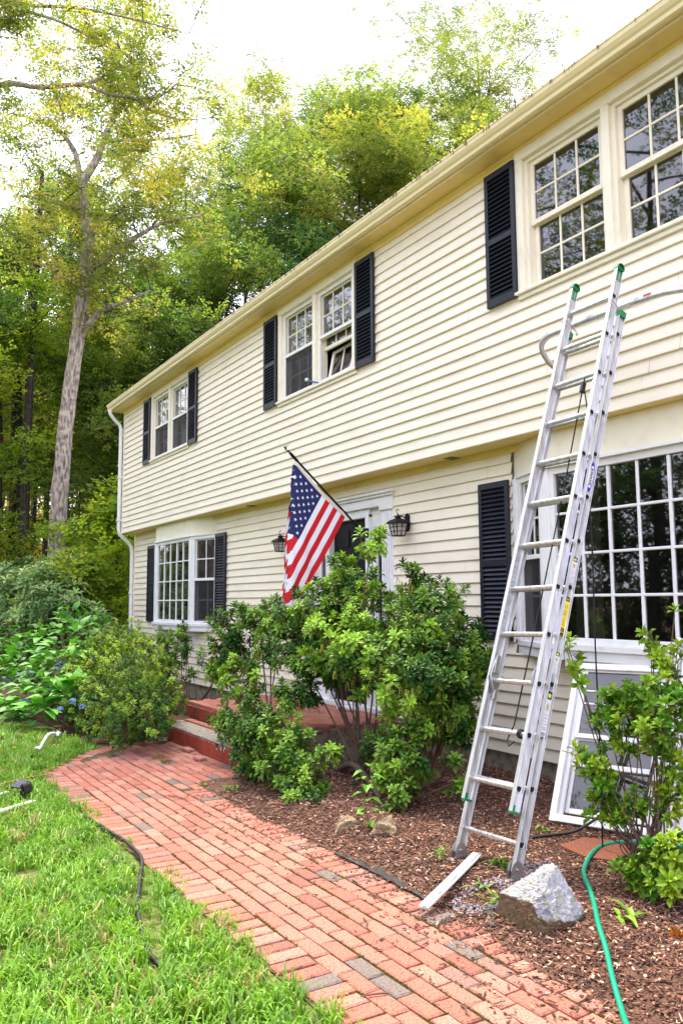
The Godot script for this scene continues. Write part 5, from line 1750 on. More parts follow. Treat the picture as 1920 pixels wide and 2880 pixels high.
	for i in 24:
		var a0 := TAU * i / 24
		var a1 := TAU * (i + 1) / 24
		b.tri_out(oc, oc + Vector3(0, sin(a0) * 0.105, cos(a0) * 0.023), oc + Vector3(0, sin(a1) * 0.105, cos(a1) * 0.023), Vector3.RIGHT)
		var r0 := 0.090 / 0.105
		var lift := Vector3(0.0006, 0, 0)
		# a white band inside the rim, with the blue field inside it
		for rr in [[0.93, 0.80]]:
			ov.quad(oc + lift + Vector3(0, sin(a0) * 0.078, cos(a0) * 0.0185), oc + lift + Vector3(0, sin(a1) * 0.078, cos(a1) * 0.0185), oc + lift, oc + lift, Vector3.RIGHT)
	M.logo_blue = mat("logo_blue", lin(0.01, 0.03, 0.45), 0.4)
	M.logo_white = mat("logo_white", lin(0.85, 0.85, 0.87), 0.4)
	var logo := part(t, "logo_plate", b, M.logo_blue)
	part(logo, "logo_field", ov, M.logo_white)
	var tm := TextMesh.new()
	var fo := SystemFont.new()
	fo.font_names = PackedStringArray(["Droid Sans"])
	fo.font_weight = 700
	tm.font = fo
	tm.text = "WERNER"
	tm.font_size = 32
	tm.pixel_size = 0.00092
	tm.depth = 0.0008
	M.logo_ink = mat("logo_ink", lin(0.01, 0.012, 0.03), 0.5)
	tm.material = M.logo_ink
	piece(logo, "logo_lettering", tm, F * Transform3D(Basis(Vector3.UP, Vector3(0, 0, 1), Vector3.RIGHT), oc + Vector3(0.0016, 0, 0)))
	# pulley and rope
	b = Mb.new()
	b.xf = F
	var rx := -0.12
	b.tube([Vector3(rx, -0.61, 0.0), Vector3(rx, -0.66, 0.0)], [0.005], 6)
	b.cbox(rx - 0.012, rx + 0.012, -0.735, -0.655, -0.018, 0.018, 0.004)
	part(t, "pulley", b, M.black)
	b = Mb.new()
	b.xf = F
	b.tube([Vector3(rx - 0.012, -0.72, -0.012), Vector3(rx - 0.02, -1.4, -0.03), Vector3(rx - 0.03, -2.4, -0.03), Vector3(rx - 0.035, -3.0, -0.022), Vector3(rx - 0.03, -3.10, 0.015), Vector3(rx + 0.0, -3.13, 0.02), Vector3(rx + 0.04, -3.10, 0.022)], [0.0048], 7)
	b.tube([Vector3(rx + 0.012, -0.72, -0.01), Vector3(rx + 0.05, -0.9, -0.05), Vector3(rx + 0.06, -1.2, -0.06)], [0.0045], 7)
	for x in [0.05, 0.065]:
		var loop := []
		for i in 11:
			var an := TAU * i / 10
			loop.append(Vector3(rx + x, -3.048 + sin(an) * 0.024, cos(an) * 0.024))
		b.tube(loop, [0.006], 6, false)
	part(t, "rope", b, M.rope)
	b = Mb.new()
	b.tube(curve([Vector3(-3.50, 2.45, 0.86), Vector3(-3.507, 2.3, 0.885), Vector3(-3.500, 1.9, 0.885), Vector3(-3.507, 1.35, 0.885), Vector3(-3.503, 0.7, 0.885), Vector3(-3.50, 0.12, 0.90)], 4), [0.0052], 7)
	part(t, "hanging_rope", b, M.rope)
	# the stand-off bar that keeps the ladder off the wall
	var sb := thing("ladder_stabilizer", "curved aluminium stand-off bar clamped near the ladder's top, its ends on the siding", "ladder stabilizer", Vector3(-3.78, 3.66, 0.36))
	b = Mb.new()
	var bar := curve([Vector3(-4.50, 3.50, 0.075), Vector3(-4.52, 3.57, 0.15), Vector3(-4.47, 3.64, 0.26), Vector3(-4.33, 3.665, 0.345), Vector3(-4.15, 3.665, 0.375), Vector3(-3.78, 3.665, 0.38), Vector3(-3.42, 3.665, 0.375), Vector3(-3.22, 3.66, 0.345), Vector3(-3.08, 3.64, 0.26), Vector3(-3.03, 3.57, 0.15), Vector3(-3.05, 3.50, 0.075)], 5)
	b.tube(bar, [0.026], 4)
	part(sb, "bar", b, M.aluminium)
	for x in [-4.497, -3.053]:
		b = Mb.new()
		b.xf = Transform3D(Basis(Vector3.RIGHT, -0.9), Vector3(x, 3.46, 0.055))
		b.cbox(-0.03, 0.03, -0.035, 0.03, -0.025, 0.03, 0.004)
		M.wood_block = mat("wood_block", lin(0.48, 0.27, 0.15), 0.85)
		var bl := part(sb, "bumper_block", b, M.wood_block)
		b = Mb.new()
		b.xf = Transform3D(Basis(Vector3.RIGHT, -0.9), Vector3(x, 3.485, 0.075))
		b.cbox(-0.032, 0.032, 0.0, 0.04, -0.03, 0.032, 0.004)
		M.red_tape = mat("red_tape", lin(0.35, 0.02, 0.02), 0.6)
		part(bl, "tape", b, M.red_tape)
	for x in [-0.40, 0.0]:
		b = Mb.new()
		b.xf = F
		var yb := -0.055 - (0.02 if x < -0.2 else 0.0)
		b.tube([Vector3(x - 0.02, yb - 0.035, -0.09), Vector3(x - 0.02, yb, 0.036), Vector3(x + 0.02, yb, 0.036), Vector3(x + 0.02, yb - 0.035, -0.09)], [0.004], 6)
		b.blob(Vector3(x + 0.022, yb - 0.05, -0.09), Vector3(0.012, 0.012, 0.012), 6, 4)
		part(sb, "clamp", b, M.steel)
	b = Mb.new()
	b.use_uv = true
	b.box(-3.40, -3.33, 3.672, 3.684, 0.393, 0.3945)
	M.red_label = mat("red_label", lin(0.55, 0.05, 0.06), 0.5)
	part(sb, "red_label", b, M.red_label)

# ------------------------------------------------------------------ flag
func flag_texture() -> ImageTexture:
	var w := 950
	var h := 520
	var im := Image.create(w, h, false, Image.FORMAT_RGB8)
	var red := Color(0.78, 0.03, 0.10)
	var white := Color(0.90, 0.90, 0.93)
	var blue := Color(0.055, 0.11, 0.34)
	for s in 13:
		im.fill_rect(Rect2i(0, s * 40, w, 40), red if s % 2 == 0 else white)
	im.fill_rect(Rect2i(0, 0, 380, 280), blue)
	for r in 9:
		for c in (6 if r % 2 == 0 else 5):
			var cx := 380.0 / 12 * (1 + 2 * c + (r % 2))
			var cy := 28.0 * (r + 1)
			for yy in range(-14, 15):
				for xx in range(-14, 15):
					var d := Vector2(xx, yy)
					var an := fposmod(d.angle() + PI / 2 + PI / 5, TAU / 5) - PI / 5
					# inside a five-pointed star
					var rad := 13.0 * cos(TAU / 5) / cos(TAU / 5 * 1.0 - absf(an) * 1.0) if true else 0.0
					rad = 13.0 * 0.309 / cos(1.2566 - absf(an))
					if d.length() < rad:
						im.set_pixel(int(cx) + xx, int(cy) + yy, white)
	return ImageTexture.create_from_image(im)

func make_flag() -> void:
	var p := thing("flagpole", "black flagpole slanting up and out from the front door's frame", "flagpole", Vector3(-7.82, 2.43, -0.23))
	var a := Vector3(-7.82, 2.41, -0.24)
	var d := Vector3(0, 0.69, 0.80).normalized()
	d = (Vector3(-7.82, 3.292, 0.76) - a).normalized()
	var L := (Vector3(-7.82, 3.292, 0.76) - a).length()
	var b := Mb.new()
	b.tube([a, a + d * (L - 0.05)], [0.0125, 0.0125], 10)
	part(p, "pole", b, M.iron)
	b = Mb.new()
	b.tube([a + d * (L - 0.16), a + d * (L - 0.10), a + d * (L - 0.06), a + d * (L - 0.02)], [0.015, 0.019, 0.019, 0.013], 10)
	b.tube([a + d * 0.32, a + d * 0.36], [0.018, 0.018], 10)
	part(p, "collar", b, M.iron)
	b = Mb.new()
	# a small eagle: body, two raised wings, head
	var e := a + d * (L + 0.0)
	b.blob(e, Vector3(0.014, 0.014, 0.02), 8, 6)
	b.blob(e + Vector3(0, 0.022, 0.03), Vector3(0.011, 0.02, 0.012), 8, 6)
	b.blob(e + Vector3(0, 0.036, 0.046), Vector3(0.007, 0.007, 0.011), 6, 4)
	for s in [-1.0, 1.0]:
		b.tri_out(e + Vector3(0, 0.03, 0.02), e + Vector3(0.045 * s, 0.06, 0.03), e + Vector3(0.012 * s, 0.0, 0.03), Vector3(0, 0, 1))
		b.tri_out(e + Vector3(0, 0.03, 0.02), e + Vector3(0.045 * s, 0.06, 0.03), e + Vector3(0.03 * s, 0.065, 0.01), Vector3(0, 1, 0))
	part(p, "eagle_finial", b, M.iron)
	b = Mb.new()
	b.cbox(-7.85, -7.79, 2.36, 2.47, LOW - 0.012, LOW + 0.012)
	b.tube([a - d * 0.03, a + d * 0.10], [0.018, 0.018], 10)
	part(p, "bracket", b, M.iron)
	var t := thing("flag", "american flag hanging in folds from the slanting black pole", "flag", Vector3(-7.82, 1.6, 0.7))
	# cloth: the hoist runs down the pole; the stripes fall out and down until they reach the plumb line under the tip, where the cloth folds back
	var hi := Vector2(0.690, 3.165)
	var lo := Vector2(0.020, 2.585)
	var sd := Vector2(0.515, -0.857)
	var nu := 44
	var nv := 64
	var g := []
	for i in nu + 1:
		var row := []
		var u := float(i) / nu
		for j in nv + 1:
			var v := float(j) / nv * 1.50
			var s := hi.lerp(lo, u) + Vector2(-0.0, -0.035 * sin(PI * u))
			var z := s.x + sd.x * v
			var y := s.y + sd.y * v
			# the fold line leans slightly outwards as it falls
			var fold := 0.70 + (3.165 - y) * 0.065
			var x := -7.815
			var over := z - fold
			if over > -0.04:
				# turn the surplus back behind, in pleats of about 13 cm
				var k := (over + 0.04) / 0.15
				var n := int(floor(k))
				var fr := k - n
				var back := fr if n % 2 == 0 else 1.0 - fr
				z = fold - 0.0 - back * (0.13 - 0.01 * n) + 0.012 * sin(y * 9.0)
				x -= 0.016 + 0.022 * (n + fr) + 0.01 * sin(fr * PI)
			var hang := clampf((v - 0.15) / 0.8, 0, 1)
			x += 0.020 * hang * sin(z * 17.0 + y * 4.0 + u * 2.0) + 0.010 * hang * sin(z * 33.0 - y * 5.0)
			row.append(Vector3(x, y, z))
		g.append(row)
	b = Mb.new()
	b.use_uv = true
	for i in nu:
		for j in nv:
			var q := [g[i][j], g[i + 1][j], g[i + 1][j + 1], g[i][j + 1]]
			var uvs := []
			for k in [[i, j], [i + 1, j], [i + 1, j + 1], [i, j + 1]]:
				uvs.append(Vector2(float(k[1]) / nv, float(k[0]) / nu))
			for c in [0, 1, 2, 0, 2, 3]:
				var ii: int = [i, i + 1, i + 1, i][c]
				var jj: int = [j, j, j + 1, j + 1][c]
				var du: Vector3 = (g[mini(ii + 1, nu)][jj] as Vector3) - g[maxi(ii - 1, 0)][jj]
				var dv: Vector3 = (g[ii][mini(jj + 1, nv)] as Vector3) - g[ii][maxi(jj - 1, 0)]
				var nn := dv.cross(du).normalized()
				if nn.x < 0 and jj < 4:
					nn = -nn
				b.v.append(q[c]); b.n.append(nn); b.c.append(Color.WHITE); b.uv.append(uvs[c])
	var m := mat("flag_cloth", Color.WHITE, 0.75)
	m.albedo_texture = flag_texture()
	m.cull_mode = BaseMaterial3D.CULL_DISABLED
	m.backlight_enabled = true
	m.backlight = Color(0.4, 0.4, 0.4)
	part(t, "cloth", b, m)
	b = Mb.new()
	var hem := []
	for i in nu + 1:
		hem.append((g[i][0] as Vector3) + Vector3(0.002, 0.012, -0.012))
	for i in nu:
		var p0: Vector3 = g[i][0]
		var p1: Vector3 = g[i + 1][0]
		var off := Vector3(0, 0.030, -0.020)
		for s in [0.004, -0.004]:
			var o := Vector3(s, 0, 0)
			b.quad(p0 + o, p1 + o, p1 + off + o, p0 + off + o, Vector3(s, 0, 0))
		b.quad(p0 + off + Vector3(0.004, 0, 0), p1 + off + Vector3(0.004, 0, 0), p1 + off - Vector3(0.004, 0, 0), p0 + off - Vector3(0.004, 0, 0), off)
	M.canvas = mat("canvas", lin(0.62, 0.58, 0.50), 0.9)
	part(t, "hoist_band", b, M.canvas)
	for q in [[g[0][0], a + d * (L - 0.11)], [g[nu][0], a + d * 0.345]]:
		b = Mb.new()
		b.tube([(q[0] as Vector3) + Vector3(0, 0.02, -0.012), ((q[0] as Vector3) + (q[1] as Vector3)) / 2 + Vector3(0.006, 0, 0), q[1]], [0.004], 6)
		part(t, "clip", b, M.steel)

# ------------------------------------------------------------------ lanterns
func make_lanterns() -> void:
	var first := lantern(Vector3(-6.985, 2.47, LOW + 0.018), "black wall lantern with small panes right of the front door")
	first.scale = Vector3.ONE * 0.87
	var r := first.duplicate()
	r.name = "wall_lantern"
	add_child(r, true)
	r.position = Vector3(-9.70, 2.45, LOW + 0.018)
	tag(r, "black wall lantern on the siding left of the flag", "wall lantern", "wall lanterns beside the door")

func lantern(at: Vector3, label: String) -> Node3D:
	var t := thing("wall_lantern", label, "wall lantern", at, "wall lanterns beside the door")
	var b := Mb.new()
	b.xf.origin = at
	b.cbox(-0.045, 0.045, -0.10, 0.085, 0.0, 0.022, 0.008)
	b.tube([Vector3(0, 0.085, 0.012), Vector3(0, 0.11, 0.012)], [0.022, 0.006], 8)
	b.tube([Vector3(0, -0.10, 0.012), Vector3(0, -0.12, 0.012)], [0.02, 0.008], 8)
	part(t, "backplate", b, M.iron)
	b = Mb.new()
	b.xf.origin = at
	b.tube(curve([Vector3(0, 0.02, 0.02), Vector3(0, 0.055, 0.06), Vector3(0, 0.07, 0.11), Vector3(0, 0.05, 0.14)], 5), [0.009, 0.008], 8)
	b.tube(curve([Vector3(0, 0.075, 0.145), Vector3(0, 0.105, 0.165), Vector3(0, 0.135, 0.175), Vector3(0, 0.15, 0.15), Vector3(0, 0.138, 0.135)], 5), [0.006, 0.005], 6)
	b.tube([Vector3(0, -0.05, 0.015), Vector3(0, -0.05, 0.09)], [0.008], 8)
	part(t, "arm", b, M.iron)
	# roof, cage and glass, all square in plan and tapering downwards
	var c := Vector3(0, 0, 0.15)
	var frustum := func(bb: Mb, y0: float, w0: float, y1: float, w1: float) -> void:
		for k in 4:
			var a0 := PI / 4 + PI / 2 * k
			var a1 := a0 + PI / 2
			var q := []
			for e in [[a0, y0, w0], [a1, y0, w0], [a1, y1, w1], [a0, y1, w1]]:
				q.append(c + Vector3(cos(e[0]) * e[2] * 1.414, e[1], sin(e[0]) * e[2] * 1.414))
			bb.quad(q[0], q[1], q[2], q[3], q[0] + q[1] - 2 * c)
	b = Mb.new()
	b.xf.origin = at
	frustum.call(b, -0.028, 0.112, -0.018, 0.112)
	frustum.call(b, -0.018, 0.112, 0.012, 0.085)
	frustum.call(b, 0.012, 0.085, 0.032, 0.045)
	frustum.call(b, 0.032, 0.045, 0.036, 0.04)
	frustum.call(b, 0.036, 0.028, 0.055, 0.026)
	frustum.call(b, 0.055, 0.04, 0.062, 0.036)
	frustum.call(b, 0.062, 0.036, 0.078, 0.012)
	b.box(c.x - 0.11, c.x + 0.11, -0.027, -0.024, c.z - 0.11, c.z + 0.11)
	b.blob(c + Vector3(0, 0.085, 0), Vector3(0.011, 0.012, 0.011), 8, 6)
	part(t, "roof", b, M.iron)
	b = Mb.new()
	b.xf.origin = at
	var yt := -0.03
	var yb := -0.175
	var wt := 0.082
	var wb := 0.058
	for k in 4:
		var a0 := PI / 4 + PI / 2 * k
		var p := c + Vector3(cos(a0) * wt * 1.414, yt, sin(a0) * wt * 1.414)
		var q := c + Vector3(cos(a0) * wb * 1.414, yb, sin(a0) * wb * 1.414)
		var a1 := a0 + PI / 2
		var p2 := c + Vector3(cos(a1) * wt * 1.414, yt, sin(a1) * wt * 1.414)
		var q2 := c + Vector3(cos(a1) * wb * 1.414, yb, sin(a1) * wb * 1.414)
		b.tube([p, q], [0.0085], 4)
		b.tube([q, q2], [0.006], 4)
		b.tube([(p + p2) / 2, (q + q2) / 2], [0.006], 4)
		b.tube([p.lerp(q, 0.27), p2.lerp(q2, 0.27)], [0.0035], 4)
		b.tube([p.lerp(q, 0.62), p2.lerp(q2, 0.62)], [0.0035], 4)
	b.box(c.x - wb, c.x + wb, yb - 0.008, yb, c.z - wb, c.z + wb)
	part(t, "cage", b, M.iron)
	b = Mb.new()
	b.xf.origin = at
	frustum.call(b, yb + 0.002, wb - 0.004, yt, wt - 0.004)
	part(t, "glass", b, M.lamp_glass)
	b = Mb.new()
	b.xf.origin = at
	b.tube([c + Vector3(0, yt, 0), c + Vector3(0, yt - 0.05, 0)], [0.014], 8)
	b.blob(c + Vector3(0, yt - 0.075, 0), Vector3(0.024, 0.032, 0.024), 8, 6)
	M.bulb = mat("bulb", lin(0.6, 0.58, 0.52), 0.3)
	part(t, "bulb", b, M.bulb)
	return t

# ------------------------------------------------------------------ things lying about the yard
func boulder(called: String, label: String, ce: Vector3, planes: Array, m: Material, rough := 0.012, rows := 40) -> Node3D:
	# a stone cut by planes [normal, distance, colour], its faces roughened
	var t := thing(called, label, "rock", ce)
	var b := Mb.new()
	var sides := rows * 2
	var pt := func(i: int, s: int) -> Array:
		var th := PI * i / rows
		var ph := TAU * s / sides
		var d := Vector3(sin(th) * cos(ph), cos(th), sin(th) * sin(ph))
		var best := 9.0
		var col := Color.WHITE
		for q in planes:
			var dot: float = d.dot((q[0] as Vector3).normalized())
			if dot > 0.02:
				var r: float = q[1] / dot
				if r < best:
					best = r
					col = q[2]
		var r2: float = best + rough * noise.get_noise_3dv(d * best * 60.0) + rough * 0.6 * noise.get_noise_3dv(d * best * 190.0)
		return [ce + d * r2, col * (1.0 + 0.35 * noise.get_noise_3dv(d * best * 90.0))]
	var grid := []
	for i in rows + 1:
		var row := []
		for s in sides + 1:
			row.append(pt.call(i, s % sides))
		grid.append(row)
	for i in rows:
		for s in sides:
			var q := [grid[i][s], grid[i][s + 1], grid[i + 1][s + 1], grid[i + 1][s]]
			for tr in [[0, 1, 2], [0, 2, 3]]:
				var p0: Vector3 = q[tr[0]][0]
				var p1: Vector3 = q[tr[1]][0]
				var p2: Vector3 = q[tr[2]][0]
				if (p1 - p0).cross(p2 - p0).length() < 1e-9:
					continue
				var n := (p2 - p0).cross(p1 - p0).normalized()
				if n.dot(p0 - ce) < 0:
					n = -n
					tr = [tr[0], tr[2], tr[1]]
				for k in tr:
					b.v.append(q[k][0]); b.n.append(n); b.c.append(q[k][1]); b.uv.append(Vector2())
	part(t, "stone", b, m)
	return t

func make_yard_things() -> void:
	rng.seed = 580
	var lichen := ntex(51, 0.018, [[0.0, Color(0.55, 0.55, 0.58)], [0.3, Color(0.82, 0.82, 0.86)], [0.55, Color(0.95, 0.95, 0.98)], [0.66, Color(0.84, 0.86, 0.70)], [1.0, Color(0.66, 0.70, 0.44)]], 512, 5)
	var sm := textured(mat("stone", Color.WHITE, 0.9), lichen, 3.2, ntex(52, 0.12, [], 256, 5), 0.22)
	sm.vertex_color_use_as_albedo = true
	var R := Vector3(0.53, 0, -0.85)
	var T := Vector3(0.85, 0, 0.53)
	var Y := Vector3.UP
	var pale := Color(0.43, 0.43, 0.45)
	var brown := Color(0.20, 0.135, 0.075)
	boulder("boulder", "pale grey wedge-shaped boulder with lichen beside the green hose", Vector3(-2.975, 0.13, 1.90), [
		[R * 0.22 + Y * 0.48 + T * 0.82, 0.085, pale], [R * -0.62 + Y * 0.66 + T * 0.30, 0.105, pale], [R * -0.85 + Y * 0.0 + T * 0.5, 0.115, brown], [R * 0.15 + Y * -0.50 + T * 0.85, 0.115, brown], [R * -0.45 + Y * -0.15 + T * 0.85, 0.120, brown],
		[R * 0.84 + Y * 0.50 + T * -0.05, 0.125, pale * 0.9], [R * 0.75 + Y * -0.1 + T * 0.6, 0.135, pale * 0.7], [Y, 0.215, pale], [R * 0.1 + Y * 0.35 + T * -0.9, 0.12, pale * 0.8], [Y * -1.0, 0.13, brown], [R, 0.165, brown * 1.3], [R * -0.25 + Y * 0.92 + T * 0.25, 0.150, pale], [R * 0.62 + Y * 0.40 + T * 0.66, 0.106, pale * 0.92], [R * -0.35 + Y * 0.35 + T * 0.85, 0.098, pale * 0.8]], sm, 0.013, 60)
	var tan := Color(0.42, 0.30, 0.19)
	boulder("rock", "flat tan rock on the mulch left of the seedling", Vector3(-4.93, 0.085, 1.84), [[Y + R * 0.3, 0.03, tan], [R, 0.06, tan], [R * -1.0 + Y * 0.5, 0.055, tan], [T + R * 0.4, 0.05, tan], [T * -1.0, 0.05, tan], [Y * -1.0, 0.05, tan], [T + Y, 0.05, tan], [R + Y + T * 0.4, 0.06, tan]], sm, 0.020, 24)
	boulder("rock", "rounded tan rock on the mulch right of the seedling", Vector3(-4.62, 0.10, 1.74), [[Y + R * -0.35, 0.05, tan], [R + Y * 0.3, 0.07, tan], [R * -1.0 + Y * 0.6, 0.06, tan], [T + R * -0.35, 0.055, tan], [T * -1.0, 0.06, tan], [Y * -1.0, 0.06, tan], [T + Y, 0.07, tan], [R + Y + T * 0.4, 0.08, tan]], sm, 0.022, 26)
	# hose
	var t := thing("garden_hose", "green garden hose curving over the mulch past the boulder", "hose", Vector3(-3.0, 0.09, 1.5))
	var pts := []
	for p in [[-2.9, 0.42], [-3.2, 0.45], [-3.42, 0.55], [-3.52, 0.68], [-3.54, 0.85], [-3.45, 1.06], [-3.31, 1.28], [-3.18, 1.42], [-3.06, 1.52], [-2.91, 1.66], [-2.73, 1.84], [-2.58, 1.97], [-2.43, 2.11], [-2.26, 2.26], [-2.14, 2.36], [-1.9, 2.52], [-1.6, 2.6]]:
		pts.append(Vector3(p[0], mulch_y(p[0], p[1]) + 0.020 if p[1] < 2.2 else 0.016, p[1]))
	var b := Mb.new()
	b.tube(curve(pts, 6), [0.0125], 10)
	part(t, "tube", b, M.hose)
	# stepping stone
	M.paver = textured(mat("paver", lin(0.36, 0.12, 0.07), 0.95), ntex(53, 0.08, [[0.0, gray(0.45)], [0.6, gray(0.9)], [1.0, gray(1.1)]], 256, 5), 4.0, ntex(54, 0.2, [], 256, 3), 0.5)
	t = thing("stepping_stone", "flat red stepping stone half under the green hose", "paving stone", Vector3(-3.52, 0.08, 0.9))
	b = Mb.new()
	b.prism([Vector2(-3.70, 1.06), Vector2(-3.74, 0.80), Vector2(-3.56, 0.68), Vector2(-3.36, 0.80), Vector2(-3.33, 1.02), Vector2(-3.46, 1.10)], 0.06, 0.106)
	part(t, "slab", b, M.paver)
	# white board
	t = thing("wooden_board", "weathered white trim board lying from the walk to the ladder's left foot", "board", Vector3(-3.64, 0.05, 1.98))
	b = Mb.new()
	var b0 := Vector3(-3.485, 0.035, 2.29)
	var b1 := Vector3(-3.80, 0.115, 1.64)
	var bd := (b1 - b0).normalized()
	var bx := Vector3.UP.cross(bd).normalized()
	b.xf = Transform3D(Basis(bx, bd.cross(bx), bd), b0)
	var bl := b0.distance_to(b1)
	b.cbox(-0.028, 0.028, 0.0, 0.012, 0, bl, 0.002)
	b.cbox(-0.014, 0.012, 0.012, 0.021, 0.001, bl - 0.012, 0.003)
	b.cbox(0.016, 0.026, 0.012, 0.017, 0.001, bl, 0.002)
	M.old_paint = textured(mat("old_paint", lin(0.66, 0.65, 0.63), 0.7), ntex(55, 0.03, [[0.0, Color(0.5, 0.4, 0.33)], [0.28, Color(0.85, 0.82, 0.8)], [0.4, gray(1.0)], [1.0, gray(1.0)]], 256, 5), 2.5, null, 0.1, Vector3(1, 1, 0.4))
	part(t, "board", b, M.old_paint)
	# strips of black weed barrier showing at the edge of the bed
	for f in [["strip of black weed barrier along the edge of the bricks, left of the white board", [[-4.62, 2.135, 0.008], [-4.4, 2.125, 0.022], [-4.2, 2.10, 0.045], [-4.0, 2.115, 0.035], [-3.8, 2.135, 0.02], [-3.56, 2.155, 0.008]]], ["crumpled black weed barrier between the white board and the boulder", [[-3.52, 2.12, 0.02], [-3.43, 2.02, 0.03], [-3.33, 1.98, 0.03], [-3.25, 2.04, 0.018], [-3.17, 2.10, 0.015]]], ["loose flap of black weed barrier under the pieris", [[-5.95, 1.15, 0.03], [-5.75, 1.22, 0.06], [-5.5, 1.25, 0.05], [-5.3, 1.30, 0.03]]]]:
		var c0 = f[1][0]
		t = thing("weed_barrier", f[0], "landscape fabric", Vector3(c0[0], 0.03, c0[1]), "black weed barrier in the bed")
		b = Mb.new()
		var n: int = f[1].size()
		for i in n - 1:
			for sgm in 5:
				for s2 in 3:
					var q := []
					for k in [[sgm, s2], [sgm + 1, s2], [sgm + 1, s2 + 1], [sgm, s2 + 1]]:
						var u: float = k[0] / 5.0
						var x := lerpf(f[1][i][0], f[1][i + 1][0], u)
						var z: float = lerpf(f[1][i][1], f[1][i + 1][1], u) + (k[1] / 3.0 - 0.5) * 2 * lerpf(f[1][i][2], f[1][i + 1][2], u)
						q.append(Vector3(x, maxf(mulch_y(x, z), 0.008) + 0.004 + 0.012 * maxf(0.0, noise.get_noise_2d(x * 30, z * 30)), z))
					b.quad(q[0], q[1], q[2], q[3], Vector3.UP)
		part(t, "fabric", b, M.black)
	# ring of pebbles
	var pb := Mb.new()
	pb.blob(Vector3.ZERO, Vector3.ONE, 7, 5)
	var places := []
	var tints := []
	for i in 420:
		var an := rnd(0, TAU)
		var rr := 0.19 * sqrt(rnd(0.25, 1)) if i < 260 else 0.16 * sqrt(rnd(0, 1))
		var ce := Vector2(-3.42, 1.93) if i < 260 else Vector2(-3.48, 1.48)
		var x := ce.x + cos(an) * rr * 0.8
		var z := ce.y + sin(an) * rr
		if z > bed_edge(x):
			continue
		places.append(Transform3D(Basis.from_euler(Vector3(0, rnd(0, TAU), 0)) * Basis.from_scale(Vector3(rnd(0.006, 0.012), rnd(0.004, 0.007), rnd(0.005, 0.010))), Vector3(x, mulch_y(x, z) + 0.007, z)))
		tints.append(Color(0.09, 0.07, 0.08).lerp(Color(0.28, 0.24, 0.27), rnd(0, 1)))
	tag(swarm(self, "pebbles", pb.mesh(M.chip), places, tints), "grey pebbles in the mulch beside the boulder", "pebbles")
	# black irrigation tube
	t = thing("irrigation_tube", "black tube running from the mulch to the leaning window frame", "tube", Vector3(-3.9, 0.1, 0.8))
	b = Mb.new()
	b.tube(curve([Vector3(-4.02, 0.085, 1.14), Vector3(-3.92, 0.10, 1.02), Vector3(-3.86, 0.11, 0.90), Vector3(-3.80, 0.13, 0.80), Vector3(-3.76, 0.19, 0.66), Vector3(-3.74, 0.24, 0.56), Vector3(-3.72, 0.22, 0.45)], 5), [0.010], 8)
	part(t, "tube", b, M.black)
	leaning_windows()
	# newspaper on the stoop
	t = thing("newspaper", "rolled white newspaper on the brick landing by the door", "newspaper", Vector3(-7.92, 0.373, -0.05))
	b = Mb.new()
	b.tube([Vector3(-8.06, 0.405, -0.02), Vector3(-7.79, 0.405, -0.12)], [0.033], 12)
	part(t, "roll", b, M.white)
	# brush on the sill
	t = thing("scrub_brush", "blue handled brush lying on the sill between the middle pair of windows", "brush", Vector3(-8.5, 4.3, 0.05))
	b = Mb.new()
	b.tube([Vector3(-8.37, 4.303, 0.045), Vector3(-8.62, 4.39, 0.05)], [0.011, 0.009], 8)
	M.blue_plastic = mat("blue_plastic", lin(0.01, 0.10, 0.30), 0.4)
	part(t, "handle", b, M.blue_plastic)
	b = Mb.new()
	b.blob(Vector3(-8.655, 4.41, 0.05), Vector3(0.035, 0.022, 0.022), 8, 6)
	part(t, "head", b, M.white)
	# lawn edge: black edging pipe
	t = thing("garden_edging", "black plastic edging pipe half buried between lawn and bricks", "edging", Vector3(-4.8, 0, 3.3))
	pts = []
	for p in [[-6.5, 3.235, -0.015], [-6.28, 3.225, 0.0], [-5.89, 3.22, 0.012], [-5.62, 3.205, 0.018], [-5.3, 3.215, 0.022], [-5.10, 3.245, 0.024], [-4.79, 3.356, 0.022], [-4.37, 3.51, 0.022], [-4.17, 3.56, 0.016], [-3.95, 3.61, 0.006], [-3.75, 3.63, -0.002], [-3.26, 3.61, -0.004], [-3.03, 3.56, -0.006], [-2.7, 3.52, -0.015]]:
		pts.append(Vector3(p[0], p[2], p[1]))
	b = Mb.new()
	b.tube(curve(pts, 6), [0.0115], 8)
	part(t, "pipe", b, M.black)
	# solar spot light
	t = thing("solar_light", "small black solar spotlight standing in the lawn at the left edge", "garden light", Vector3(-7.2, 0, 3.58))
	b = Mb.new()
	b.xf = Transform3D(Basis(Vector3.UP, 0.5) * Basis(Vector3.RIGHT, 0.5), Vector3(-7.24, 0.135, 3.58))
	b.cbox(-0.055, 0.055, -0.006, 0.006, -0.05, 0.05, 0.004)
	M.solar = mat("solar", lin(0.008, 0.011, 0.03), 0.25)
	var panel := part(t, "solar_panel", b, M.solar)
	b = Mb.new()
	b.xf = Transform3D(Basis(Vector3.UP, 0.5) * Basis(Vector3.RIGHT, 0.5), Vector3(-7.24, 0.135, 3.58))
	for i in 5:
		b.box(-0.05 + i * 0.025 - 0.0006, -0.05 + i * 0.025 + 0.0006, 0.0061, 0.0066, -0.045, 0.045)
	part(panel, "cell_line", b, M.steel, true)
	b = Mb.new()
	b.xf = Transform3D(Basis(Vector3.UP, -0.4) * Basis(Vector3.RIGHT, 0.35), Vector3(-7.16, 0.115, 3.53))
	b.cbox(-0.045, 0.045, -0.04, 0.04, -0.03, 0.03, 0.012)
	b.cbox(-0.05, 0.05, -0.045, 0.045, 0.03, 0.042, 0.006)
	part(t, "lamp_head", b, M.black)
	b = Mb.new()
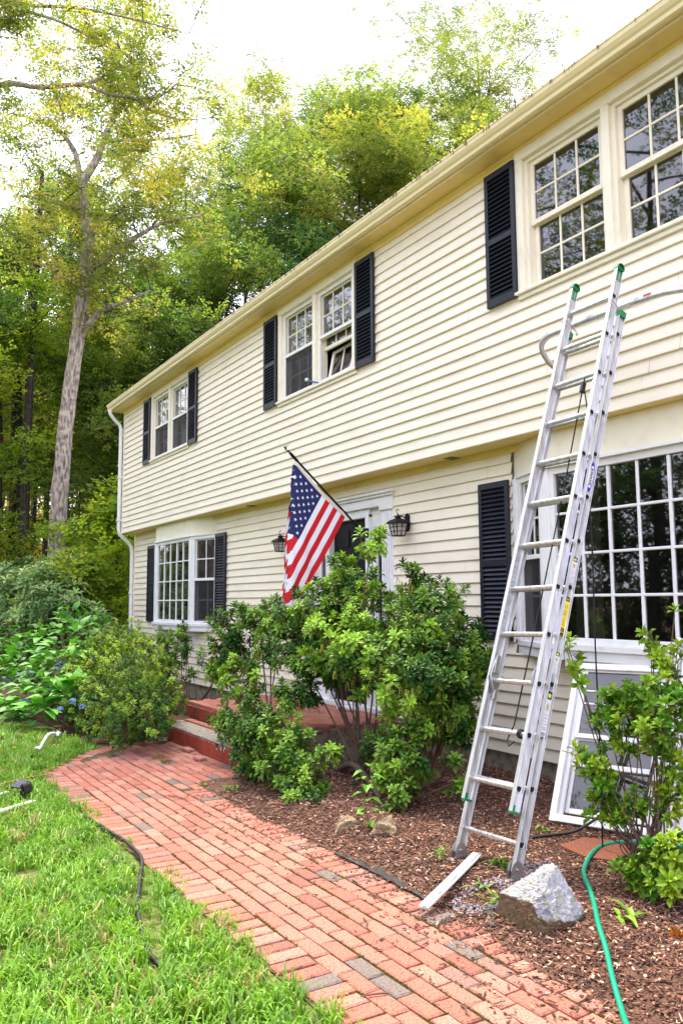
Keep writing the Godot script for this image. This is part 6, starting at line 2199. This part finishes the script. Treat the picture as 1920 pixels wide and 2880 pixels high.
	b.tube([Vector3(-7.20, 0.10, 3.56), Vector3(-7.19, 0.05, 3.57), Vector3(-7.19, -0.03, 3.57)], [0.014, 0.012, 0.006], 8)
	b.blob(Vector3(-7.195, 0.075, 3.56), Vector3(0.022, 0.022, 0.022), 8, 6)
	part(t, "stake", b, M.black)
	for q in [["white plastic strip lying in the grass in front of the solar light", [Vector3(-6.62, 0.055, 3.98), Vector3(-6.90, 0.06, 3.53)]], ["shorter white strip in the grass just below the solar light", [Vector3(-7.20, 0.05, 3.86), Vector3(-7.36, 0.055, 3.65)]]]:
		t = thing("plastic_strip", q[0], "strip", (q[1][0] as Vector3))
		var s0: Vector3 = q[1][0]
		var s1: Vector3 = q[1][1]
		var sd := (s1 - s0).normalized()
		var sx := Vector3.UP.cross(sd).normalized()
		b = Mb.new()
		b.xf = Transform3D(Basis(sx, sd.cross(sx), sd), s0)
		b.cbox(-0.022, 0.022, -0.008, 0.008, 0, s0.distance_to(s1), 0.004)
		part(t, "strip", b, M.old_paint)
	t = thing("cord", "thin tan cord lying from the lawn to the bricks behind the solar light", "cord", Vector3(-7.9, 0.02, 3.4))
	b = Mb.new()
	b.tube(curve([Vector3(-7.55, 0.045, 3.85), Vector3(-7.72, 0.05, 3.65), Vector3(-7.87, 0.045, 3.45), Vector3(-8.02, 0.03, 3.22), Vector3(-8.1, 0.01, 3.12)], 4), [0.007], 6)
	M.tan_cord = mat("tan_cord", lin(0.45, 0.27, 0.10), 0.9)
	part(t, "line", b, M.tan_cord)
	# lawn sprinkler
	t = thing("lawn_sprinkler", "white and grey lawn sprinkler lying in the grass beside the hydrangea", "sprinkler", Vector3(-9.3, 0.05, 2.95))
	b = Mb.new()
	b.tube(curve([Vector3(-9.28, 0.06, 3.0), Vector3(-9.42, 0.12, 2.93), Vector3(-9.62, 0.15, 2.84), Vector3(-9.80, 0.13, 2.74), Vector3(-9.88, 0.09, 2.68)], 5), [0.016], 8)
	part(t, "arm", b, M.white)
	b = Mb.new()
	b.blob(Vector3(-9.25, 0.06, 3.02), Vector3(0.05, 0.035, 0.05), 10, 6)
	b.blob(Vector3(-9.86, 0.10, 2.68), Vector3(0.05, 0.04, 0.05), 10, 6)
	part(t, "body", b, M.steel)
	b = Mb.new()
	b.tube([Vector3(-9.22, 0.06, 3.04), Vector3(-8.98, 0.04, 3.15)], [0.022, 0.015], 8)
	part(t, "nozzle", b, M.black)
	# broken bricks and rubble at the end of the step
	for q in [[-9.45, 1.62, 0.3, 0.16, "loose piece of pink brick at the left end of the step"], [-9.34, 1.60, -0.5, 0.10, "small white chip of masonry beside the loose brick piece"], [-8.55, 1.60, 0.15, 0.15, "tilted loose brick lying against the step's foot"], [-8.02, 1.68, 0.25, 0.13, "broken brick with white mortar in front of the step"]]:
		t = thing("brick_fragment", q[4], "brick", Vector3(q[0], 0.01, q[1]), "loose bricks at the foot of the step")
		b = Mb.new()
		b.xf = Transform3D(Basis.from_euler(Vector3(rnd(-0.15, 0.15), q[2], rnd(-0.2, 0.2))), Vector3(q[0], 0.022, q[1]))
		b.cbox(-q[3] / 2, q[3] / 2, -0.02, 0.015, -0.045, 0.045, 0.008)
		part(t, "brick", b, M.old_concrete if q[3] < 0.11 else M.brick2)
	# clods of moss and dead leaves on the pad
	for q in [[-8.32, 2.02, 0.07, "dry clump of moss and leaves on the bricks before the step"], [-8.05, 2.02, 0.05, "small dark clump of moss on the bricks right of the larger one"]]:
		t = thing("moss_clump", q[3], "moss", Vector3(q[0], 0, q[1]))
		b = Mb.new()
		for i in 60:
			b.col = Color(0.10, 0.075, 0.02).lerp(Color(0.26, 0.19, 0.04), rnd(0, 1))
			var d := (unit() + Vector3(0, 0.6, 0)).normalized()
			b.rhomb(Vector3(q[0] + rnd(-1, 1) * q[2], rnd(0.0, 0.025), q[1] + rnd(-1, 1) * q[2]), d, Vector3.UP.cross(d), rnd(0.015, 0.035), 0.012)
		part(t, "clump", b, M.chip)
	# twigs on the walk
	for q in [[-3.55, 2.60, 0.4, 0.16, "twig lying across the middle rows of brick, level with the white board"], [-2.92, 2.98, 1.9, 0.12, "twig near the lawn edge at the bottom of the walk"], [-3.83, 2.35, -0.2, 0.13, "twig on the bricks just left of the white board's lower end"], [-3.20, 2.50, 1.0, 0.07, "short twig on the bricks in front of the boulder"], [-4.62, 2.30, 0.1, 0.20, "long twig along the bed edge below the small rocks"], [-2.62, 2.75, 0.3, 0.09, "twig on the bricks at the bottom right of the walk"], [-5.60, 2.7, 0.6, 0.10, "twig on the bricks level with the black edging's upper end"], [-6.6, 2.45, -0.4, 0.22, "longest twig, where the walk widens towards the steps"], [-2.75, 2.55, 1.3, 0.06, "tiny twig on the bricks below the boulder"], [-2.4, 2.85, 0.2, 0.10, "twig nearest the viewer at the walk's lower edge"]]:
		t = thing("twig", q[4], "twig", Vector3(q[0], 0.004, q[1]), "twigs on the walk")
		b = Mb.new()
		var d: Vector3 = Vector3(cos(q[2]), 0, sin(q[2])) * q[3]
		var c := Vector3(q[0], 0.006, q[1])
		b.tube([c - d * 0.5, c - d * 0.1 + Vector3(0.004, 0.004, -0.005), c + d * 0.2 + Vector3(-0.003, 0.002, 0.006), c + d * 0.5], [0.004, 0.0045, 0.0035, 0.002], 6)
		part(t, "stick", b, M.twig)
	# a withered orange leaf bundle under the azalea
	t = thing("dead_leaves", "bunch of orange dead leaves on the mulch under the azalea", "leaves", Vector3(-2.45, 0.09, 1.62))
	b = Mb.new()
	for i in 16:
		b.col = Color(0.42, 0.14, 0.02).lerp(Color(0.24, 0.09, 0.02), rnd(0, 1))
		var d := (unit() + Vector3(0, 0.5, 0)).normalized()
		b.leaf(Vector3(-2.45 + rnd(-0.03, 0.03), 0.10, 1.62 + rnd(-0.03, 0.03)), d, Vector3.UP.cross(d), rnd(0.03, 0.07), 0.022)
	part(t, "bunch", b, M.shrub_leaf)

func leaning_windows() -> void:
	# old window units taken out of the house, standing on the mulch and leaning on the bay
	var t := thing("window_unit", "removed white double-hung window leaning against the right-hand bay", "window frame", Vector3(-3.83, 0.09, 0.6), "removed windows leaning on the bay")
	var w := 0.72
	var h := 1.20
	var o := Vector3(-4.15, 0.085, 0.66)
	var d := Vector3(0.93, 0.0, -0.36).normalized()
	var up := Vector3(-0.30, 1.09, -0.57).normalized()
	var nn := d.cross(up).normalized()
	up = nn.cross(d)
	var xf := Transform3D(Basis(d, up, nn), o)
	var b := Mb.new()
	b.xf = xf
	b.cbox(0, 0.045, 0, h, -0.05, 0.05); b.cbox(w - 0.045, w, 0, h, -0.05, 0.05)
	b.cbox(0.045, w - 0.045, 0, 0.05, -0.05, 0.06); b.cbox(0.045, w - 0.045, h - 0.05, h, -0.05, 0.05)
	b.cbox(0.045, 0.075, 0.05, h - 0.05, -0.01, 0.02); b.cbox(w - 0.075, w - 0.045, 0.05, h - 0.05, -0.01, 0.02)
	part(t, "frame", b, M.white)
	for s in [[0.62, 1.17, 0.012], [0.42, 0.64, -0.015], [0.09, 0.46, -0.035]]:
		b = Mb.new()
		b.xf = xf
		b.cbox(0.07, 0.10, s[0], s[1], s[2] - 0.012, s[2] + 0.012); b.cbox(w - 0.10, w - 0.07, s[0], s[1], s[2] - 0.012, s[2] + 0.012)
		b.cbox(0.10, w - 0.10, s[0], s[0] + 0.035, s[2] - 0.012, s[2] + 0.011); b.cbox(0.10, w - 0.10, s[1] - 0.03, s[1], s[2] - 0.012, s[2] + 0.011)
		var sa := part(t, "sash", b, M.white)
		b = Mb.new()
		b.xf = xf
		b.quad(Vector3(0.10, s[0] + 0.03, s[2]), Vector3(w - 0.10, s[0] + 0.03, s[2]), Vector3(w - 0.10, s[1] - 0.03, s[2]), Vector3(0.10, s[1] - 0.03, s[2]), Vector3.BACK)
		part(sa, "pane", b, M.dark_pane)
	for y in [0.88, 0.98]:
		b = Mb.new()
		b.xf = xf
		b.cbox(0.10, w - 0.10, y, y + 0.014, 0.004, 0.022)
		part(t, "rail", b, M.white)
	t = thing("window_unit", "second removed white window frame standing right of the leaning one, partly behind the azalea", "window frame", Vector3(-3.2, 0.09, 0.4), "removed windows leaning on the bay")
	b = Mb.new()
	d = Vector3(0.98, 0.0, -0.16).normalized()
	up = Vector3(-0.06, 1.2, -0.34).normalized()
	nn = d.cross(up).normalized()
	up = nn.cross(d)
	xf = Transform3D(Basis(d, up, nn), Vector3(-3.44, 0.085, 0.42))
	b.xf = xf
	for q in [[0.0, 0.03], [0.05, 0.075], [0.10, 0.14]]:
		b.cbox(q[0], q[1], 0.0, h + 0.12, -0.05, 0.04 - q[0] * 0.2)
	b.box(0.03, 0.10, 0.0, h + 0.11, -0.05, -0.01)
	b.cbox(0.14, 0.80, 0, 0.06, -0.05, 0.05); b.cbox(0.14, 0.80, h + 0.06, h + 0.12, -0.05, 0.04); b.cbox(0.74, 0.80, 0.06, h + 0.06, -0.05, 0.04)
	b.cbox(0.14, 0.74, h * 0.5, h * 0.5 + 0.05, -0.03, 0.02)
	part(t, "frame", b, M.white)
	b = Mb.new()
	b.xf = xf
	b.quad(Vector3(0.14, 0.06, -0.03), Vector3(0.74, 0.06, -0.03), Vector3(0.74, h + 0.06, -0.03), Vector3(0.14, h + 0.06, -0.03), Vector3.BACK)
	part(t, "pane", b, M.dark_pane)
